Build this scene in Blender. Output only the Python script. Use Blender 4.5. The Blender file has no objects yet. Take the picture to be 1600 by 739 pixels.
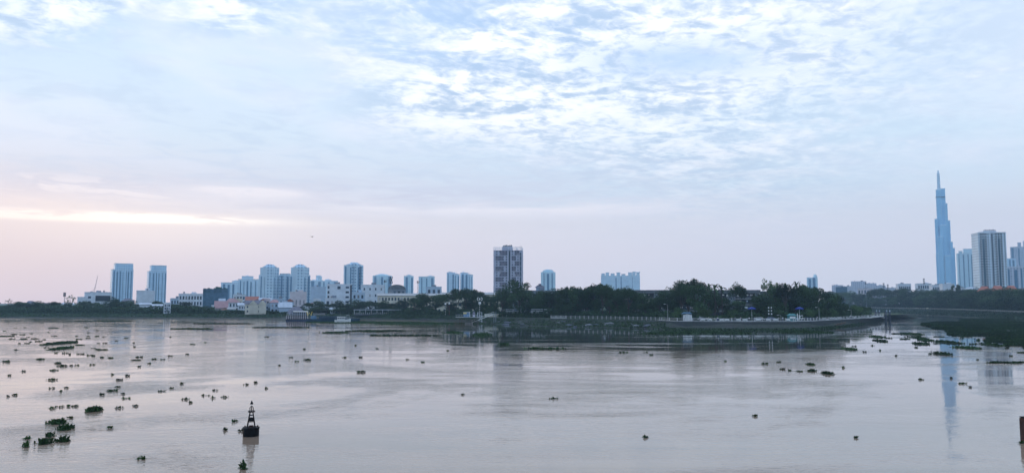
import bpy, bmesh, math, random
from mathutils import Vector, Matrix, noise as mnoise
R = math.radians
S = bpy.context.scene
COL = S.collection

# ------------------------------------------------------------------ camera
F = 1256.0; HZ = 472.0; CZ = 10.0
PITCH = math.atan((HZ - 369.5) / F)
cam = bpy.data.objects.new('camera', bpy.data.cameras.new('camera')); COL.objects.link(cam)
cam.location = (0, 0, CZ); cam.rotation_euler = (math.pi / 2 + PITCH, 0, 0)
cam.data.sensor_width = 36; cam.data.lens = F / 1600 * 36
cam.data.clip_start = 0.5; cam.data.clip_end = 12000
S.camera = cam
cp, sp = math.cos(PITCH), math.sin(PITCH)

def WX(px, py, D):            # world X, Z of a photograph point at depth D
    u, v = px - 800, 369.5 - py
    k = D / (F * cp - v * sp)
    return u * k, CZ + k * (F * sp + v * cp)
def G(px, py, z=0.0):         # world point on the level z
    u, v = px - 800, 369.5 - py
    k = (z - CZ) / (F * sp + v * cp)
    return Vector((u * k, k * (F * cp - v * sp), z))
def azel(px, py):
    u, v = px - 800, 369.5 - py
    x, y, z = u, F * cp - v * sp, F * sp + v * cp
    return math.atan2(x, y), math.atan2(z, math.hypot(x, y))

# ------------------------------------------------------------------ view
S.render.engine = 'CYCLES'
S.view_settings.view_transform = 'Standard'; S.view_settings.look = 'None'
S.view_settings.exposure = 0.6; S.view_settings.gamma = 1.0
S.cycles.max_bounces = 6; S.cycles.volume_bounces = 0; S.cycles.transparent_max_bounces = 8

# ------------------------------------------------------------------ world
SUN_AZ, SUN_EL = azel(60, 335)
wd = bpy.data.worlds.new('World'); S.world = wd; wd.use_nodes = True
nt = wd.node_tree; nt.nodes.clear()
class NG:
    def __init__(s, nt): s.nt = nt
    def n(s, t, **kw):
        nd = s.nt.nodes.new(t)
        for k, v in kw.items(): setattr(nd, k, v)
        return nd
    def put(s, sock, v):
        if hasattr(v, 'node') or isinstance(v, bpy.types.NodeSocket): s.nt.links.new(v, sock)
        else: sock.default_value = v
    def m(s, op, a, b=0.0, c=0.0, clamp=False):
        nd = s.n('ShaderNodeMath', operation=op); nd.use_clamp = clamp
        s.put(nd.inputs[0], a); s.put(nd.inputs[1], b); s.put(nd.inputs[2], c)
        return nd.outputs[0]
    def mix(s, f, a, b, blend='MIX'):
        nd = s.n('ShaderNodeMix', data_type='RGBA', blend_type=blend)
        s.put(nd.inputs[0], f)
        for i, v in ((6, a), (7, b)):
            if isinstance(v, (tuple, list)): v = (*v[:3], 1)
            s.put(nd.inputs[i], v)
        return nd.outputs[2]
    def ss(s, v, a, b):       # smoothstep
        nd = s.n('ShaderNodeMapRange', interpolation_type='SMOOTHSTEP')
        s.put(nd.inputs[0], v); nd.inputs[1].default_value = a; nd.inputs[2].default_value = b
        return nd.outputs[0]
    def noise(s, vec, scale, detail=4, rough=0.55, dist=0.0):
        nd = s.n('ShaderNodeTexNoise'); s.put(nd.inputs['Vector'], vec)
        nd.inputs['Scale'].default_value = scale; nd.inputs['Detail'].default_value = detail
        nd.inputs['Roughness'].default_value = rough; nd.inputs['Distortion'].default_value = dist
        return nd.outputs[0]
    def vec(s, x, y, z=0.0):
        nd = s.n('ShaderNodeCombineXYZ'); s.put(nd.inputs[0], x); s.put(nd.inputs[1], y); s.put(nd.inputs[2], z)
        return nd.outputs[0]
    def ramp(s, f, stops):
        nd = s.n('ShaderNodeValToRGB'); s.put(nd.inputs[0], f)
        el = nd.color_ramp.elements
        while len(el) < len(stops): el.new(0.5)
        for e, (p, c) in zip(el, stops): e.position = p; e.color = (*c, 1)
        return nd.outputs[0]

def lin(r, g, b):             # 8-bit colour read off a surface -> linear
    f = lambda c: (c / 255 / 12.92) if c / 255 <= 0.04045 else ((c / 255 + 0.055) / 1.055) ** 2.4
    return (f(r), f(g), f(b))

w = NG(nt)
tc = w.n('ShaderNodeTexCoord'); sx = w.n('ShaderNodeSeparateXYZ'); nt.links.new(tc.outputs['Generated'], sx.inputs[0])
X, Y, Z = sx.outputs
AZ = w.m('ARCTAN2', X, Y); EL = w.m('ARCSINE', w.m('MINIMUM', Z, 0.9999))
ELP = w.m('MAXIMUM', EL, 0.0)
def elp(py): return azel(800, py)[1]
KS = 1.0
def stops(lst):
    return [(max(0, min(1, e / 1.6)), tuple(x * KS for x in lin(*c))) for e, c in lst]
ef = w.m('DIVIDE', ELP, 1.6)
left = w.ramp(ef, stops([(0, (232, 214, 222)), (elp(440), (236, 218, 224)), (elp(395), (244, 224, 224)), (elp(345), (248, 230, 222)), (elp(320), (232, 226, 232)),
                         (elp(230), (216, 226, 236)), (elp(120), (203, 220, 238)), (elp(20), (192, 214, 242)), (0.6, (176, 200, 235)), (1.2, (160, 185, 225))]))
right = w.ramp(ef, stops([(0, (222, 216, 226)), (elp(440), (222, 219, 228)), (elp(395), (228, 222, 230)), (elp(345), (230, 227, 232)), (elp(300), (216, 227, 237)),
                          (elp(230), (210, 226, 239)), (elp(120), (213, 225, 240)), (elp(20), (212, 223, 242)), (0.6, (185, 206, 238)), (1.2, (165, 190, 228))]))
base = w.mix(w.ss(AZ, -0.62, 0.42), left, right)
# the sky behind the viewer, away from the sun, is a deeper blue
back = w.ss(w.m('ABSOLUTE', AZ), 0.9, 2.4)
base = w.mix(w.m('MULTIPLY', back, 0.75), base, lin(128, 168, 214))
# cloud plane
den = w.m('ADD', w.m('MAXIMUM', Z, 0.0), 0.10)
PX = w.m('DIVIDE', X, den); PY = w.m('DIVIDE', Y, den)
ang = 0.5
RX = w.m('ADD', w.m('MULTIPLY', PX, math.cos(ang)), w.m('MULTIPLY', PY, math.sin(ang)))
RY = w.m('SUBTRACT', w.m('MULTIPLY', PY, math.cos(ang)), w.m('MULTIPLY', PX, math.sin(ang)))
P1 = w.vec(w.m('MULTIPLY', RX, 0.75), RY, 0.0)
n_big = w.noise(w.vec(RX, RY, 3.3), 1.3, 5, 0.55, 0.3)
n_med = w.noise(P1, 5.2, 6, 0.62, 0.6)
n_fin = w.noise(w.vec(RX, RY, 7.7), 17.0, 5, 0.6, 0.4)
def gauss(px, py, wx, wy, amp=1.0, tilt=0.0):
    a0, e0 = azel(px, py)
    da = w.m('DIVIDE', w.m('SUBTRACT', AZ, a0), wx / F)
    de = w.m('SUBTRACT', EL, e0)
    if tilt: de = w.m('SUBTRACT', de, w.m('MULTIPLY', w.m('SUBTRACT', AZ, a0), tilt))
    de = w.m('DIVIDE', de, wy / F)
    q = w.m('ADD', w.m('MULTIPLY', da, da), w.m('MULTIPLY', de, de))
    return w.m('MULTIPLY', w.m('EXPONENT', w.m('MULTIPLY', q, -1.0)), amp)
def add(*a):
    r = a[0]
    for b in a[1:]: r = w.m('ADD', r, b)
    return r
M = add(gauss(840, 60, 420, 110, .95, -.05), gauss(670, 165, 210, 65, .7), gauss(1010, 220, 260, 75, .45, -.1),
        gauss(90, 15, 125, 50, 1.0, .35), gauss(350, 0, 75, 48, .8), gauss(270, 60, 90, 22, .3, .25), gauss(1270, 60, 330, 130, .50), gauss(1150, 300, 230, 60, .22),
        gauss(400, 140, 240, 90, -.55), gauss(1060, 95, 120, 30, -.55), gauss(660, 60, 70, 45, -.25), gauss(240, 30, 90, 55, -.1))
det = w.m('ADD', w.m('MULTIPLY', n_med, 0.62), w.m('MULTIPLY', n_fin, 0.38))
cl = w.m('ADD', w.m('MULTIPLY', det, 1.9), w.m('ADD', w.m('MULTIPLY', M, 0.62), w.m('MULTIPLY', n_big, 0.5)))
white = w.ss(cl, 1.40, 2.02)
mott = w.m('MULTIPLY', w.ss(n_med, 0.46, 0.62), w.ss(EL, 0.09, 0.2))
base = w.mix(w.m('MULTIPLY', mott, 0.6), base, lin(196, 210, 228))
soft = w.m('MULTIPLY', w.ss(n_big, 0.45, 0.68), w.ss(EL, 0.06, 0.2))
base = w.mix(w.m('MULTIPLY', soft, 0.5), base, lin(236, 236, 246))
col = w.mix(w.m('MULTIPLY', white, 0.92), base, (1.0, 0.995, 1.0))
# grey-blue undersides and gaps between the cloudlets
gapn = w.m('MULTIPLY', w.ss(det, 0.55, 0.40), w.m('MINIMUM', w.m('MAXIMUM', M, 0.0), 1.0))
col = w.mix(w.m('MULTIPLY', gapn, 0.95, 0, True), col, lin(172, 192, 217))
bl = w.m('MULTIPLY', gauss(1050, 95, 150, 32, 1.0, -.03), w.ss(n_med, 0.34, 0.56))
bl2 = w.m('MULTIPLY', gauss(1340, 60, 190, 60, .6), w.ss(n_med, 0.4, 0.62))
bl3 = w.m('MULTIPLY', gauss(700, 50, 230, 60, .8), w.ss(n_med, 0.57, 0.42))
col = w.mix(w.m('MULTIPLY', add(bl, bl2, bl3), 0.62, 0, True), col, lin(160, 192, 232))
# low, long streaks
ST = w.vec(w.m('MULTIPLY', AZ, 5.0), w.m('MULTIPLY', EL, 46.0), 1.0)
n_st = w.noise(ST, 1.0, 5, 0.6, 0.5)
n_st2 = w.noise(w.vec(w.m('MULTIPLY', AZ, 14.0), w.m('MULTIPLY', EL, 110.0), 5.0), 1.0, 4, 0.6, 0.8)
wob = w.m('MULTIPLY', w.m('SUBTRACT', n_st, 0.5), 0.9)
greyband = w.m('MULTIPLY', add(gauss(120, 308, 360, 26, .9), gauss(560, 310, 300, 20, .5), gauss(900, 290, 400, 50, .3)), w.ss(n_st2, 0.38, 0.58))
col = w.mix(w.m('MULTIPLY', greyband, 0.9, 0, True), col, lin(202, 200, 216))
lowwhite = add(w.m('MULTIPLY', gauss(120, 292, 260, 16, .9), w.ss(n_st2, 0.5, 0.62)),
               w.m('MULTIPLY', gauss(385, 301, 80, 8, 1.5), w.ss(n_st2, 0.30, 0.52)),
               w.m('MULTIPLY', gauss(620, 327, 380, 12, .9), w.ss(n_st, 0.32, 0.6)),
               w.m('MULTIPLY', gauss(900, 325, 300, 14, .45), w.ss(n_st2, 0.35, 0.6)))
col = w.mix(w.m('MINIMUM', lowwhite, 1.0), col, lin(255, 246, 246))
pale = w.m('MULTIPLY', gauss(900, 345, 900, 50, .5), w.ss(n_st, 0.4, 0.7))
col = w.mix(w.m('MULTIPLY', pale, 0.6), col, lin(240, 232, 240))
# bright rim of the cloud bank in front of the sun, and the glow below it
rim = add(w.m('MULTIPLY', gauss(120, 337, 165, 5.5, 2.2, .01), w.ss(n_st2, 0.34, 0.56)), gauss(60, 336, 300, 5, .3), gauss(60, 350, 330, 40, .22))
col = w.mix(w.m('MINIMUM', rim, 1.0), col, (2.0, 1.82, 1.45))
halo = w.m('ADD', gauss(90, 330, 260, 26, .30), gauss(40, 352, 280, 55, .16))
col = w.mix(halo, col, (1.75, 1.30, 0.98))
glow = w.m('ADD', gauss(-20, 385, 190, 80, .32), gauss(100, 360, 560, 100, .16))
col = w.mix(glow, col, (1.10, 0.72, 0.58))
# thin high overcast is brightest overhead
zen = w.m('ADD', 1.0, w.m('MULTIPLY', w.ss(EL, 0.45, 1.0), 0.45))
col = w.mix(1.0, col, w.vec(zen, zen, zen), 'MULTIPLY')
# below the horizon
col = w.mix(w.ss(EL, -0.002, -0.03), col, (0.25, 0.27, 0.3))
sky = w.n('ShaderNodeTexSky', sky_type='NISHITA'); sky.sun_disc = False
sky.sun_elevation = SUN_EL; sky.sun_rotation = R(-50)
bg1 = w.n('ShaderNodeBackground'); nt.links.new(sky.outputs[0], bg1.inputs[0]); bg1.inputs[1].default_value = 0.10
bg2 = w.n('ShaderNodeBackground'); nt.links.new(col, bg2.inputs[0]); bg2.inputs[1].default_value = 0.96
ms = w.n('ShaderNodeMixShader'); ms.inputs[0].default_value = 0.95
nt.links.new(bg1.outputs[0], ms.inputs[1]); nt.links.new(bg2.outputs[0], ms.inputs[2])
wo = w.n('ShaderNodeOutputWorld'); nt.links.new(ms.outputs[0], wo.inputs[0])
wd.cycles.sampling_method = 'MANUAL'; wd.cycles.sample_map_resolution = 1024

sl = bpy.data.lights.new('sun', 'SUN'); sl.energy = 0.5; sl.angle = R(12); sl.color = (1.0, 0.82, 0.68)
so = bpy.data.objects.new('sun', sl); COL.objects.link(so)
SUN_AZ = R(-50)                # the veiled sun stands just left of the frame
d = Vector((math.sin(SUN_AZ) * math.cos(SUN_EL), math.cos(SUN_AZ) * math.cos(SUN_EL), math.sin(SUN_EL)))
so.rotation_euler = d.to_track_quat('Z', 'Y').to_euler()

# ------------------------------------------------------------------ materials
MATS = {}
def mat(name, colr, rough=0.8, var=0.12, scale=0.4, metal=0.0, spec=0.4, rnd=0.0):
    if name in MATS: return MATS[name]
    m = bpy.data.materials.new(name); m.use_nodes = True
    g = NG(m.node_tree); b = m.node_tree.nodes['Principled BSDF']
    t = g.n('ShaderNodeTexCoord')
    nz = g.noise(t.outputs['Object'], scale, 5, 0.6)
    c1 = tuple(c * (1 - var) for c in colr); c2 = tuple(min(1, c * (1 + var)) for c in colr)
    cc = g.mix(g.ss(nz, 0.3, 0.7), c1, c2)
    if rnd:
        oi = g.n('ShaderNodeObjectInfo')
        f = g.m('ADD', g.m('MULTIPLY', oi.outputs['Random'], rnd), 1 - rnd / 2)
        cc = g.mix(1.0, cc, g.vec(f, f, f), 'MULTIPLY')
    g.put(b.inputs['Base Color'], cc)
    b.inputs['Roughness'].default_value = rough; b.inputs['Metallic'].default_value = metal
    b.inputs['Specular IOR Level'].default_value = spec
    MATS[name] = m; return m

def leafmat(name, c1, c2, scale=0.5):
    m = bpy.data.materials.new(name); m.use_nodes = True
    g = NG(m.node_tree); b = m.node_tree.nodes['Principled BSDF']
    t = g.n('ShaderNodeTexCoord'); oi = g.n('ShaderNodeObjectInfo')
    v = g.n('ShaderNodeVectorMath', operation='ADD'); g.put(v.inputs[0], t.outputs['Object']); g.put(v.inputs[1], oi.outputs['Location'])
    nz = g.noise(v.outputs[0], scale, 4, 0.7)
    cc = g.mix(g.ss(nz, 0.35, 0.65), c1, c2)
    f = g.m('ADD', g.m('MULTIPLY', oi.outputs['Random'], 0.7), 0.65)
    cc = g.mix(1.0, cc, g.vec(f, f, f), 'MULTIPLY')
    g.put(b.inputs['Base Color'], cc); b.inputs['Roughness'].default_value = 0.65
    b.inputs['Specular IOR Level'].default_value = 0.1
    MATS[name] = m; return m

def facade(name, wallc, winc, fw=3.4, fh=3.2, wx=0.55, wz=0.5, rough=0.6, winrough=0.25, line=None, jit=0.35):
    """wall with a regular pattern of window openings, in object metres"""
    m = bpy.data.materials.new(name); m.use_nodes = True
    g = NG(m.node_tree); b = m.node_tree.nodes['Principled BSDF']
    t = g.n('ShaderNodeTexCoord'); s1 = g.n('ShaderNodeSeparateXYZ'); s2 = g.n('ShaderNodeSeparateXYZ')
    g.put(s1.inputs[0], t.outputs['Object']); g.put(s2.inputs[0], t.outputs['Normal'])
    ax = g.m('ABSOLUTE', s2.outputs[0]); ay = g.m('ABSOLUTE', s2.outputs[1])
    u = g.m('ADD', g.m('MULTIPLY', s1.outputs[0], ay), g.m('MULTIPLY', s1.outputs[1], ax))
    uu = g.m('DIVIDE', u, fw); zz = g.m('DIVIDE', s1.outputs[2], fh)
    fu = g.m('ABSOLUTE', g.m('SUBTRACT', g.m('FRACT', uu), 0.5)); fz = g.m('ABSOLUTE', g.m('SUBTRACT', g.m('FRACT', zz), 0.5))
    mk = g.m('MULTIPLY', g.m('LESS_THAN', fu, wx / 2), g.m('LESS_THAN', fz, wz / 2))
    side = g.m('LESS_THAN', g.m('ABSOLUTE', s2.outputs[2]), 0.5)
    mk = g.m('MULTIPLY', mk, side)
    wn = g.n('ShaderNodeTexWhiteNoise', noise_dimensions='2D'); g.put(wn.inputs[0], g.vec(g.m('FLOOR', uu), g.m('FLOOR', zz)))
    wcol = g.mix(g.m('MULTIPLY', wn.outputs[0], jit), winc, wallc)
    nz = g.noise(t.outputs['Object'], 0.08, 5, 0.6)
    wl = g.mix(g.ss(nz, 0.3, 0.7), tuple(c * 0.9 for c in wallc), tuple(min(1, c * 1.07) for c in wallc))
    if line:
        lz = g.m('MULTIPLY', g.m('GREATER_THAN', fz, 0.46), side); wl = g.mix(lz, wl, line)
    g.put(b.inputs['Base Color'], g.mix(mk, wl, wcol))
    g.put(b.inputs['Roughness'], g.m('ADD', g.m('MULTIPLY', mk, winrough - rough), rough))
    MATS[name] = m; return m

def slopemat(name, a, b_, c, scale=0.15):
    m = bpy.data.materials.new(name); m.use_nodes = True
    g = NG(m.node_tree); b = m.node_tree.nodes['Principled BSDF']
    t = g.n('ShaderNodeTexCoord')
    n1 = g.noise(t.outputs['Object'], scale, 6, 0.65, 0.4); n2 = g.noise(t.outputs['Object'], scale * 9, 5, 0.7)
    cc = g.mix(g.ss(n1, 0.42, 0.58), a, b_); cc = g.mix(g.m('MULTIPLY', g.ss(n2, 0.48, 0.62), 0.8), cc, c)
    g.put(b.inputs['Base Color'], cc); b.inputs['Roughness'].default_value = 0.8
    bp = g.n('ShaderNodeBump'); b.inputs['Specular IOR Level'].default_value = 0.08; bp.inputs['Strength'].default_value = 0.8; bp.inputs['Distance'].default_value = 0.4
    g.put(bp.inputs['Height'], n2); g.put(b.inputs['Normal'], bp.outputs[0])
    MATS[name] = m; return m

mat('white_wall', (0.62, 0.66, 0.70), 0.8, 0.10, 0.3)
mat('cream_wall', (0.60, 0.56, 0.45), 0.8, 0.12, 0.3)
mat('pale_blue_wall', (0.42, 0.52, 0.62), 0.8, 0.1, 0.3)
mat('pink_wall', (0.58, 0.52, 0.53), 0.8, 0.1, 0.3)
mat('grey_wall', (0.20, 0.23, 0.27), 0.85, 0.2, 0.3)
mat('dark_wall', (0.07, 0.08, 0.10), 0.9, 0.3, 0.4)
mat('glass', (0.03, 0.045, 0.07), 0.25, 0.2, 2.0, rnd=1.3)
mat('curtain_cloth', (0.28, 0.28, 0.29), 0.7, 0.2, 2.0, rnd=1.0)
mat('glass_blue', (0.09, 0.2, 0.32), 0.3, 0.2, 0.5)
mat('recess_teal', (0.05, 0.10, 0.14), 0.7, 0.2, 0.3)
mat('brown_panel', (0.17, 0.14, 0.18), 0.7, 0.15, 0.3)
mat('lavender_wall', (0.46, 0.45, 0.53), 0.7, 0.08, 0.2)
mat('red_tile', (0.34, 0.12, 0.08), 0.8, 0.2, 0.8)
mat('pink_tile', (0.34, 0.2, 0.2), 0.8, 0.15, 0.8)
mat('grey_tile', (0.13, 0.13, 0.16), 0.85, 0.25, 0.8)
mat('metal_roof', (0.38, 0.43, 0.48), 0.5, 0.15, 0.6)
mat('concrete', (0.36, 0.36, 0.35), 0.85, 0.2, 0.5)
mat('dark_concrete', (0.13, 0.14, 0.15), 0.85, 0.25, 0.5)
mat('white_paint', (0.75, 0.75, 0.72), 0.5, 0.06, 1.0)
mat('black_paint', (0.006, 0.006, 0.007), 0.6, 0.3, 3.0, spec=0.12)
mat('rust', (0.05, 0.02, 0.014), 0.85, 0.4, 4.0)
mat('blue_paint', (0.012, 0.03, 0.07), 0.5, 0.2, 0.4)
mat('hull_blue', (0.02, 0.045, 0.07), 0.8, 0.3, 0.3, spec=0.1)
mat('blue_cloth', (0.015, 0.04, 0.24), 0.7, 0.1, 0.5)
mat('yellow_paint', (0.65, 0.5, 0.12), 0.6, 0.1, 0.5)
mat('red_paint', (0.35, 0.05, 0.05), 0.6, 0.1, 0.5)
mat('wood', (0.09, 0.065, 0.045), 0.85, 0.3, 1.5)
mat('bark', (0.07, 0.055, 0.045), 0.95, 0.3, 2.0)
mat('skin', (0.30, 0.17, 0.11), 0.6, 0.05, 4.0)
mat('hair', (0.01, 0.008, 0.008), 0.6, 0.1, 4.0)
mat('steel', (0.25, 0.26, 0.28), 0.4, 0.1, 1.0, metal=0.6)
mat('green_net', (0.07, 0.14, 0.20), 0.9, 0.25, 0.4)
mat('net_top', (0.03, 0.09, 0.08), 0.9, 0.3, 0.5)
leafmat('leaf_dark', (0.018, 0.036, 0.018), (0.045, 0.085, 0.032))
leafmat('leaf_mid', (0.03, 0.06, 0.02), (0.07, 0.12, 0.04))
leafmat('hyacinth_deep', (0.010, 0.022, 0.010), (0.024, 0.050, 0.018), 0.06)
leafmat('hyacinth', (0.014, 0.034, 0.012), (0.04, 0.085, 0.026), 1.2)
mat('weathered_white', (0.50, 0.50, 0.48), 0.7, 0.3, 0.25)
slopemat('bank_soil', (0.03, 0.034, 0.032), (0.02, 0.036, 0.02), (0.07, 0.07, 0.068))
slopemat('revetment', (0.017, 0.022, 0.025), (0.010, 0.018, 0.013), (0.035, 0.04, 0.042), 0.3)
slopemat('canal_slope', (0.04, 0.05, 0.05), (0.022, 0.04, 0.026), (0.06, 0.07, 0.07), 0.12)
slopemat('grass', (0.03, 0.055, 0.02), (0.05, 0.08, 0.03), (0.08, 0.085, 0.06), 0.1)
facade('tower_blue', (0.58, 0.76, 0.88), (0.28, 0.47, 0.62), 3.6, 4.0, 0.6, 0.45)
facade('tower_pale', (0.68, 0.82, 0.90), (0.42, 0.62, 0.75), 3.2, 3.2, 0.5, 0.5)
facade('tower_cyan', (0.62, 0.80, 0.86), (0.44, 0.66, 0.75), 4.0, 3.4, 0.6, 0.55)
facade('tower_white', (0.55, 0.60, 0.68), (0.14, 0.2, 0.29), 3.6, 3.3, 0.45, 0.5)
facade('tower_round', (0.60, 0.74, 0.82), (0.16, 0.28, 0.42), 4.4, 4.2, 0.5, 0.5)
facade('curtain', (0.40, 0.72, 0.92), (0.26, 0.58, 0.82), 3.0, 4.0, 0.9, 0.9, 0.25, 0.15, (0.16, 0.36, 0.55), 0.5)
facade('balcony_wall', (0.66, 0.75, 0.80), (0.10, 0.12, 0.16), 3.0, 3.1, 0.3, 0.4)
facade('far_houses', (0.56, 0.58, 0.64), (0.2, 0.25, 0.33), 3.4, 3.2, 0.4, 0.45)

# ------------------------------------------------------------------ builders
def tag(o, label=None, cat=None, group=None, kind=None):
    if label: o['label'] = label
    if cat: o['category'] = cat
    if group: o['group'] = group
    if kind: o['kind'] = kind
    return o
def empty(name, loc, rz=0.0, label=None, cat=None, group=None, scale=1.0):
    o = bpy.data.objects.new(name, None); o.empty_display_size = 0.5; COL.objects.link(o)
    o.location = loc; o.rotation_euler = (0, 0, rz); o.scale = (scale,) * 3
    return tag(o, label, cat, group)
class MB:
    def __init__(s): s.v = []; s.f = []; s.smooth = False
    def box(s, x0, x1, y0, y1, z0, z1, M=None):
        b = len(s.v)
        p = [Vector(q) for q in ((x0, y0, z0), (x1, y0, z0), (x1, y1, z0), (x0, y1, z0), (x0, y0, z1), (x1, y0, z1), (x1, y1, z1), (x0, y1, z1))]
        if M: p = [M @ q for q in p]
        s.v += p
        s.f += [tuple(b + i for i in q) for q in ((0, 3, 2, 1), (4, 5, 6, 7), (0, 1, 5, 4), (1, 2, 6, 5), (2, 3, 7, 6), (3, 0, 4, 7))]
        return s
    def prism(s, pts, z0, z1, top=1.0):
        b = len(s.v); n = len(pts)
        cx = sum(p[0] for p in pts) / n; cy = sum(p[1] for p in pts) / n
        s.v += [Vector((x, y, z0)) for x, y in pts] + [Vector((cx + (x - cx) * top, cy + (y - cy) * top, z1)) for x, y in pts]
        s.f += [tuple(b + i for i in range(n))[::-1], tuple(b + n + i for i in range(n))]
        s.f += [(b + i, b + (i + 1) % n, b + n + (i + 1) % n, b + n + i) for i in range(n)]
        return s
    def ngon(s, cx, cy, r, n, z0, z1, top=1.0, ry=None, ph=0.0):
        ry = ry or r
        return s.prism([(cx + r * math.cos(2 * math.pi * i / n + ph), cy + ry * math.sin(2 * math.pi * i / n + ph)) for i in range(n)], z0, z1, top)
    def tube(s, pts, rad, n=6):
        pts = [Vector(p) for p in pts]
        rr = rad if isinstance(rad, (list, tuple)) else [rad] * len(pts)
        b = len(s.v)
        for i, p in enumerate(pts):
            t = (pts[min(i + 1, len(pts) - 1)] - pts[max(i - 1, 0)]).normalized()
            a = t.orthogonal().normalized() if abs(t.z) > 0.9 else t.cross(Vector((0, 0, 1))).normalized()
            c = t.cross(a)
            for k in range(n):
                th = 2 * math.pi * k / n
                s.v.append(p + (a * math.cos(th) + c * math.sin(th)) * rr[i])
        for i in range(len(pts) - 1):
            for k in range(n):
                s.f.append((b + i * n + k, b + i * n + (k + 1) % n, b + (i + 1) * n + (k + 1) % n, b + (i + 1) * n + k))
        s.f.append(tuple(b + k for k in range(n))[::-1]); s.f.append(tuple(b + (len(pts) - 1) * n + k for k in range(n)))
        return s
    def quad(s, a, b_, c, d_):
        b = len(s.v); s.v += [Vector(a), Vector(b_), Vector(c), Vector(d_)]; s.f.append((b, b + 1, b + 2, b + 3)); return s
    def gable(s, x0, x1, y0, y1, z0, z1, ov=0.4, axis='x', inset=0.0):
        b = len(s.v); x0 -= ov; x1 += ov; y0 -= ov; y1 += ov
        base_ = [(x0, y0, z0), (x1, y0, z0), (x1, y1, z0), (x0, y1, z0)]
        if axis == 'x': rd = [(x0 + inset, (y0 + y1) / 2, z1), (x1 - inset, (y0 + y1) / 2, z1)]; fs = [(0, 1, 5, 4), (2, 3, 4, 5), (1, 2, 5), (3, 0, 4), (3, 2, 1, 0)]
        else: rd = [((x0 + x1) / 2, y0 + inset, z1), ((x0 + x1) / 2, y1 - inset, z1)]; fs = [(1, 2, 5, 4), (3, 0, 4, 5), (0, 1, 4), (2, 3, 5), (3, 2, 1, 0)]
        s.v += [Vector(q) for q in base_ + rd]; s.f += [tuple(b + i for i in f) for f in fs]
        return s
    def mesh(s, name, m):
        me = bpy.data.meshes.new(name); me.from_pydata([tuple(v) for v in s.v], [], s.f)
        me.materials.append(MATS[m] if isinstance(m, str) else m)
        if s.smooth: me.polygons.foreach_set('use_smooth', [True] * len(me.polygons))
        me.update(); return me
    def build(s, name, m, parent=None, loc=None):
        o = bpy.data.objects.new(name, s.mesh(name, m)); COL.objects.link(o)
        if parent: o.parent = parent
        if loc: o.location = loc
        return o
def inst(name, me, parent=None, loc=(0, 0, 0), rz=0.0, scale=None):
    o = bpy.data.objects.new(name, me); COL.objects.link(o)
    if parent: o.parent = parent
    o.location = loc; o.rotation_euler = (0, 0, rz)
    if scale: o.scale = scale
    return o

# ------------------------------------------------------------------ water
def make_water():
    m = bpy.data.materials.new('river_water'); m.use_nodes = True
    g = NG(m.node_tree); b = m.node_tree.nodes['Principled BSDF']
    t = g.n('ShaderNodeTexCoord'); s = g.n('ShaderNodeSeparateXYZ'); g.put(s.inputs[0], t.outputs['Object'])
    x, y = s.outputs[0], s.outputs[1]
    rip = g.noise(g.vec(g.m('MULTIPLY', x, 0.55), y, 0.0), 2.2, 3, 0.6, 0.3)
    fine = g.noise(g.vec(g.m('MULTIPLY', x, 0.7), y, 4.0), 7.0, 2, 0.6)
    swell = g.noise(g.vec(g.m('MULTIPLY', x, 0.35), y, 2.0), 0.32, 3, 0.55, 0.4)
    patch = g.noise(g.vec(g.m('MULTIPLY', x, 0.8), y, 9.0), 0.022, 5, 0.58, 1.6)
    slick = g.noise(g.vec(g.m('MULTIPLY', x, 0.45), y, 6.0), 0.09, 5, 0.62, 1.4)
    calm = g.ss(patch, 0.42, 0.62)
    streak = g.ss(slick, 0.40, 0.60)
    amp = g.m('ADD', g.m('MULTIPLY', calm, 0.85), g.m('ADD', g.m('MULTIPLY', streak, 0.35), 0.06))
    # the lee of the far promenade is sheltered from the wind
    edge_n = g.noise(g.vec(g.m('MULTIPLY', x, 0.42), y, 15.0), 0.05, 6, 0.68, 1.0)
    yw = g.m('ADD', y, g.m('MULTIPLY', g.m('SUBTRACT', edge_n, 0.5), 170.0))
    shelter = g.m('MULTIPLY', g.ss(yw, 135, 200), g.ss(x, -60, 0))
    amp = g.m('MULTIPLY', amp, g.m('SUBTRACT', 1.0, g.m('MULTIPLY', shelter, 0.965)))
    band = g.noise(g.vec(g.m('MULTIPLY', x, 0.06), y, 12.0), 0.16, 4, 0.6, 1.0)
    amp = g.m('ADD', amp, g.m('MULTIPLY', g.ss(band, 0.56, 0.68), g.m('MULTIPLY', shelter, 0.9)))
    amp = g.m('MULTIPLY', amp, g.m('ADD', 1.0, g.m('MULTIPLY', g.ss(y, 120, 58), g.ss(patch, 0.40, 0.60))))
    h = g.m('ADD', g.m('MULTIPLY', rip, 0.055), g.m('ADD', g.m('MULTIPLY', fine, 0.008), g.m('MULTIPLY', swell, 0.13)))
    bp = g.n('ShaderNodeBump'); bp.inputs['Distance'].default_value = 1.0
    g.put(bp.inputs['Strength'], g.m('MULTIPLY', amp, WAVE)); g.put(bp.inputs['Height'], h)
    g.put(b.inputs['Normal'], bp.outputs[0])
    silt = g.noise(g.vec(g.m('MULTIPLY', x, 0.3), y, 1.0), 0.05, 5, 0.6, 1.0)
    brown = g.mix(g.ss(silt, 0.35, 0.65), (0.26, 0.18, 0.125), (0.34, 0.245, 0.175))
    g.put(b.inputs['Base Color'], g.mix(g.m('MULTIPLY', shelter, 0.92), brown, (0.03, 0.045, 0.04)))   # bank's dark reflection deepened by painting the water colour; silty brown elsewhere
    b.inputs['Roughness'].default_value = 0.035; b.inputs['IOR'].default_value = 1.5
    MATS['river_water'] = m
WAVE = 0.78
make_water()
wb = MB(); nx_, ny_ = 12, 12
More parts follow.
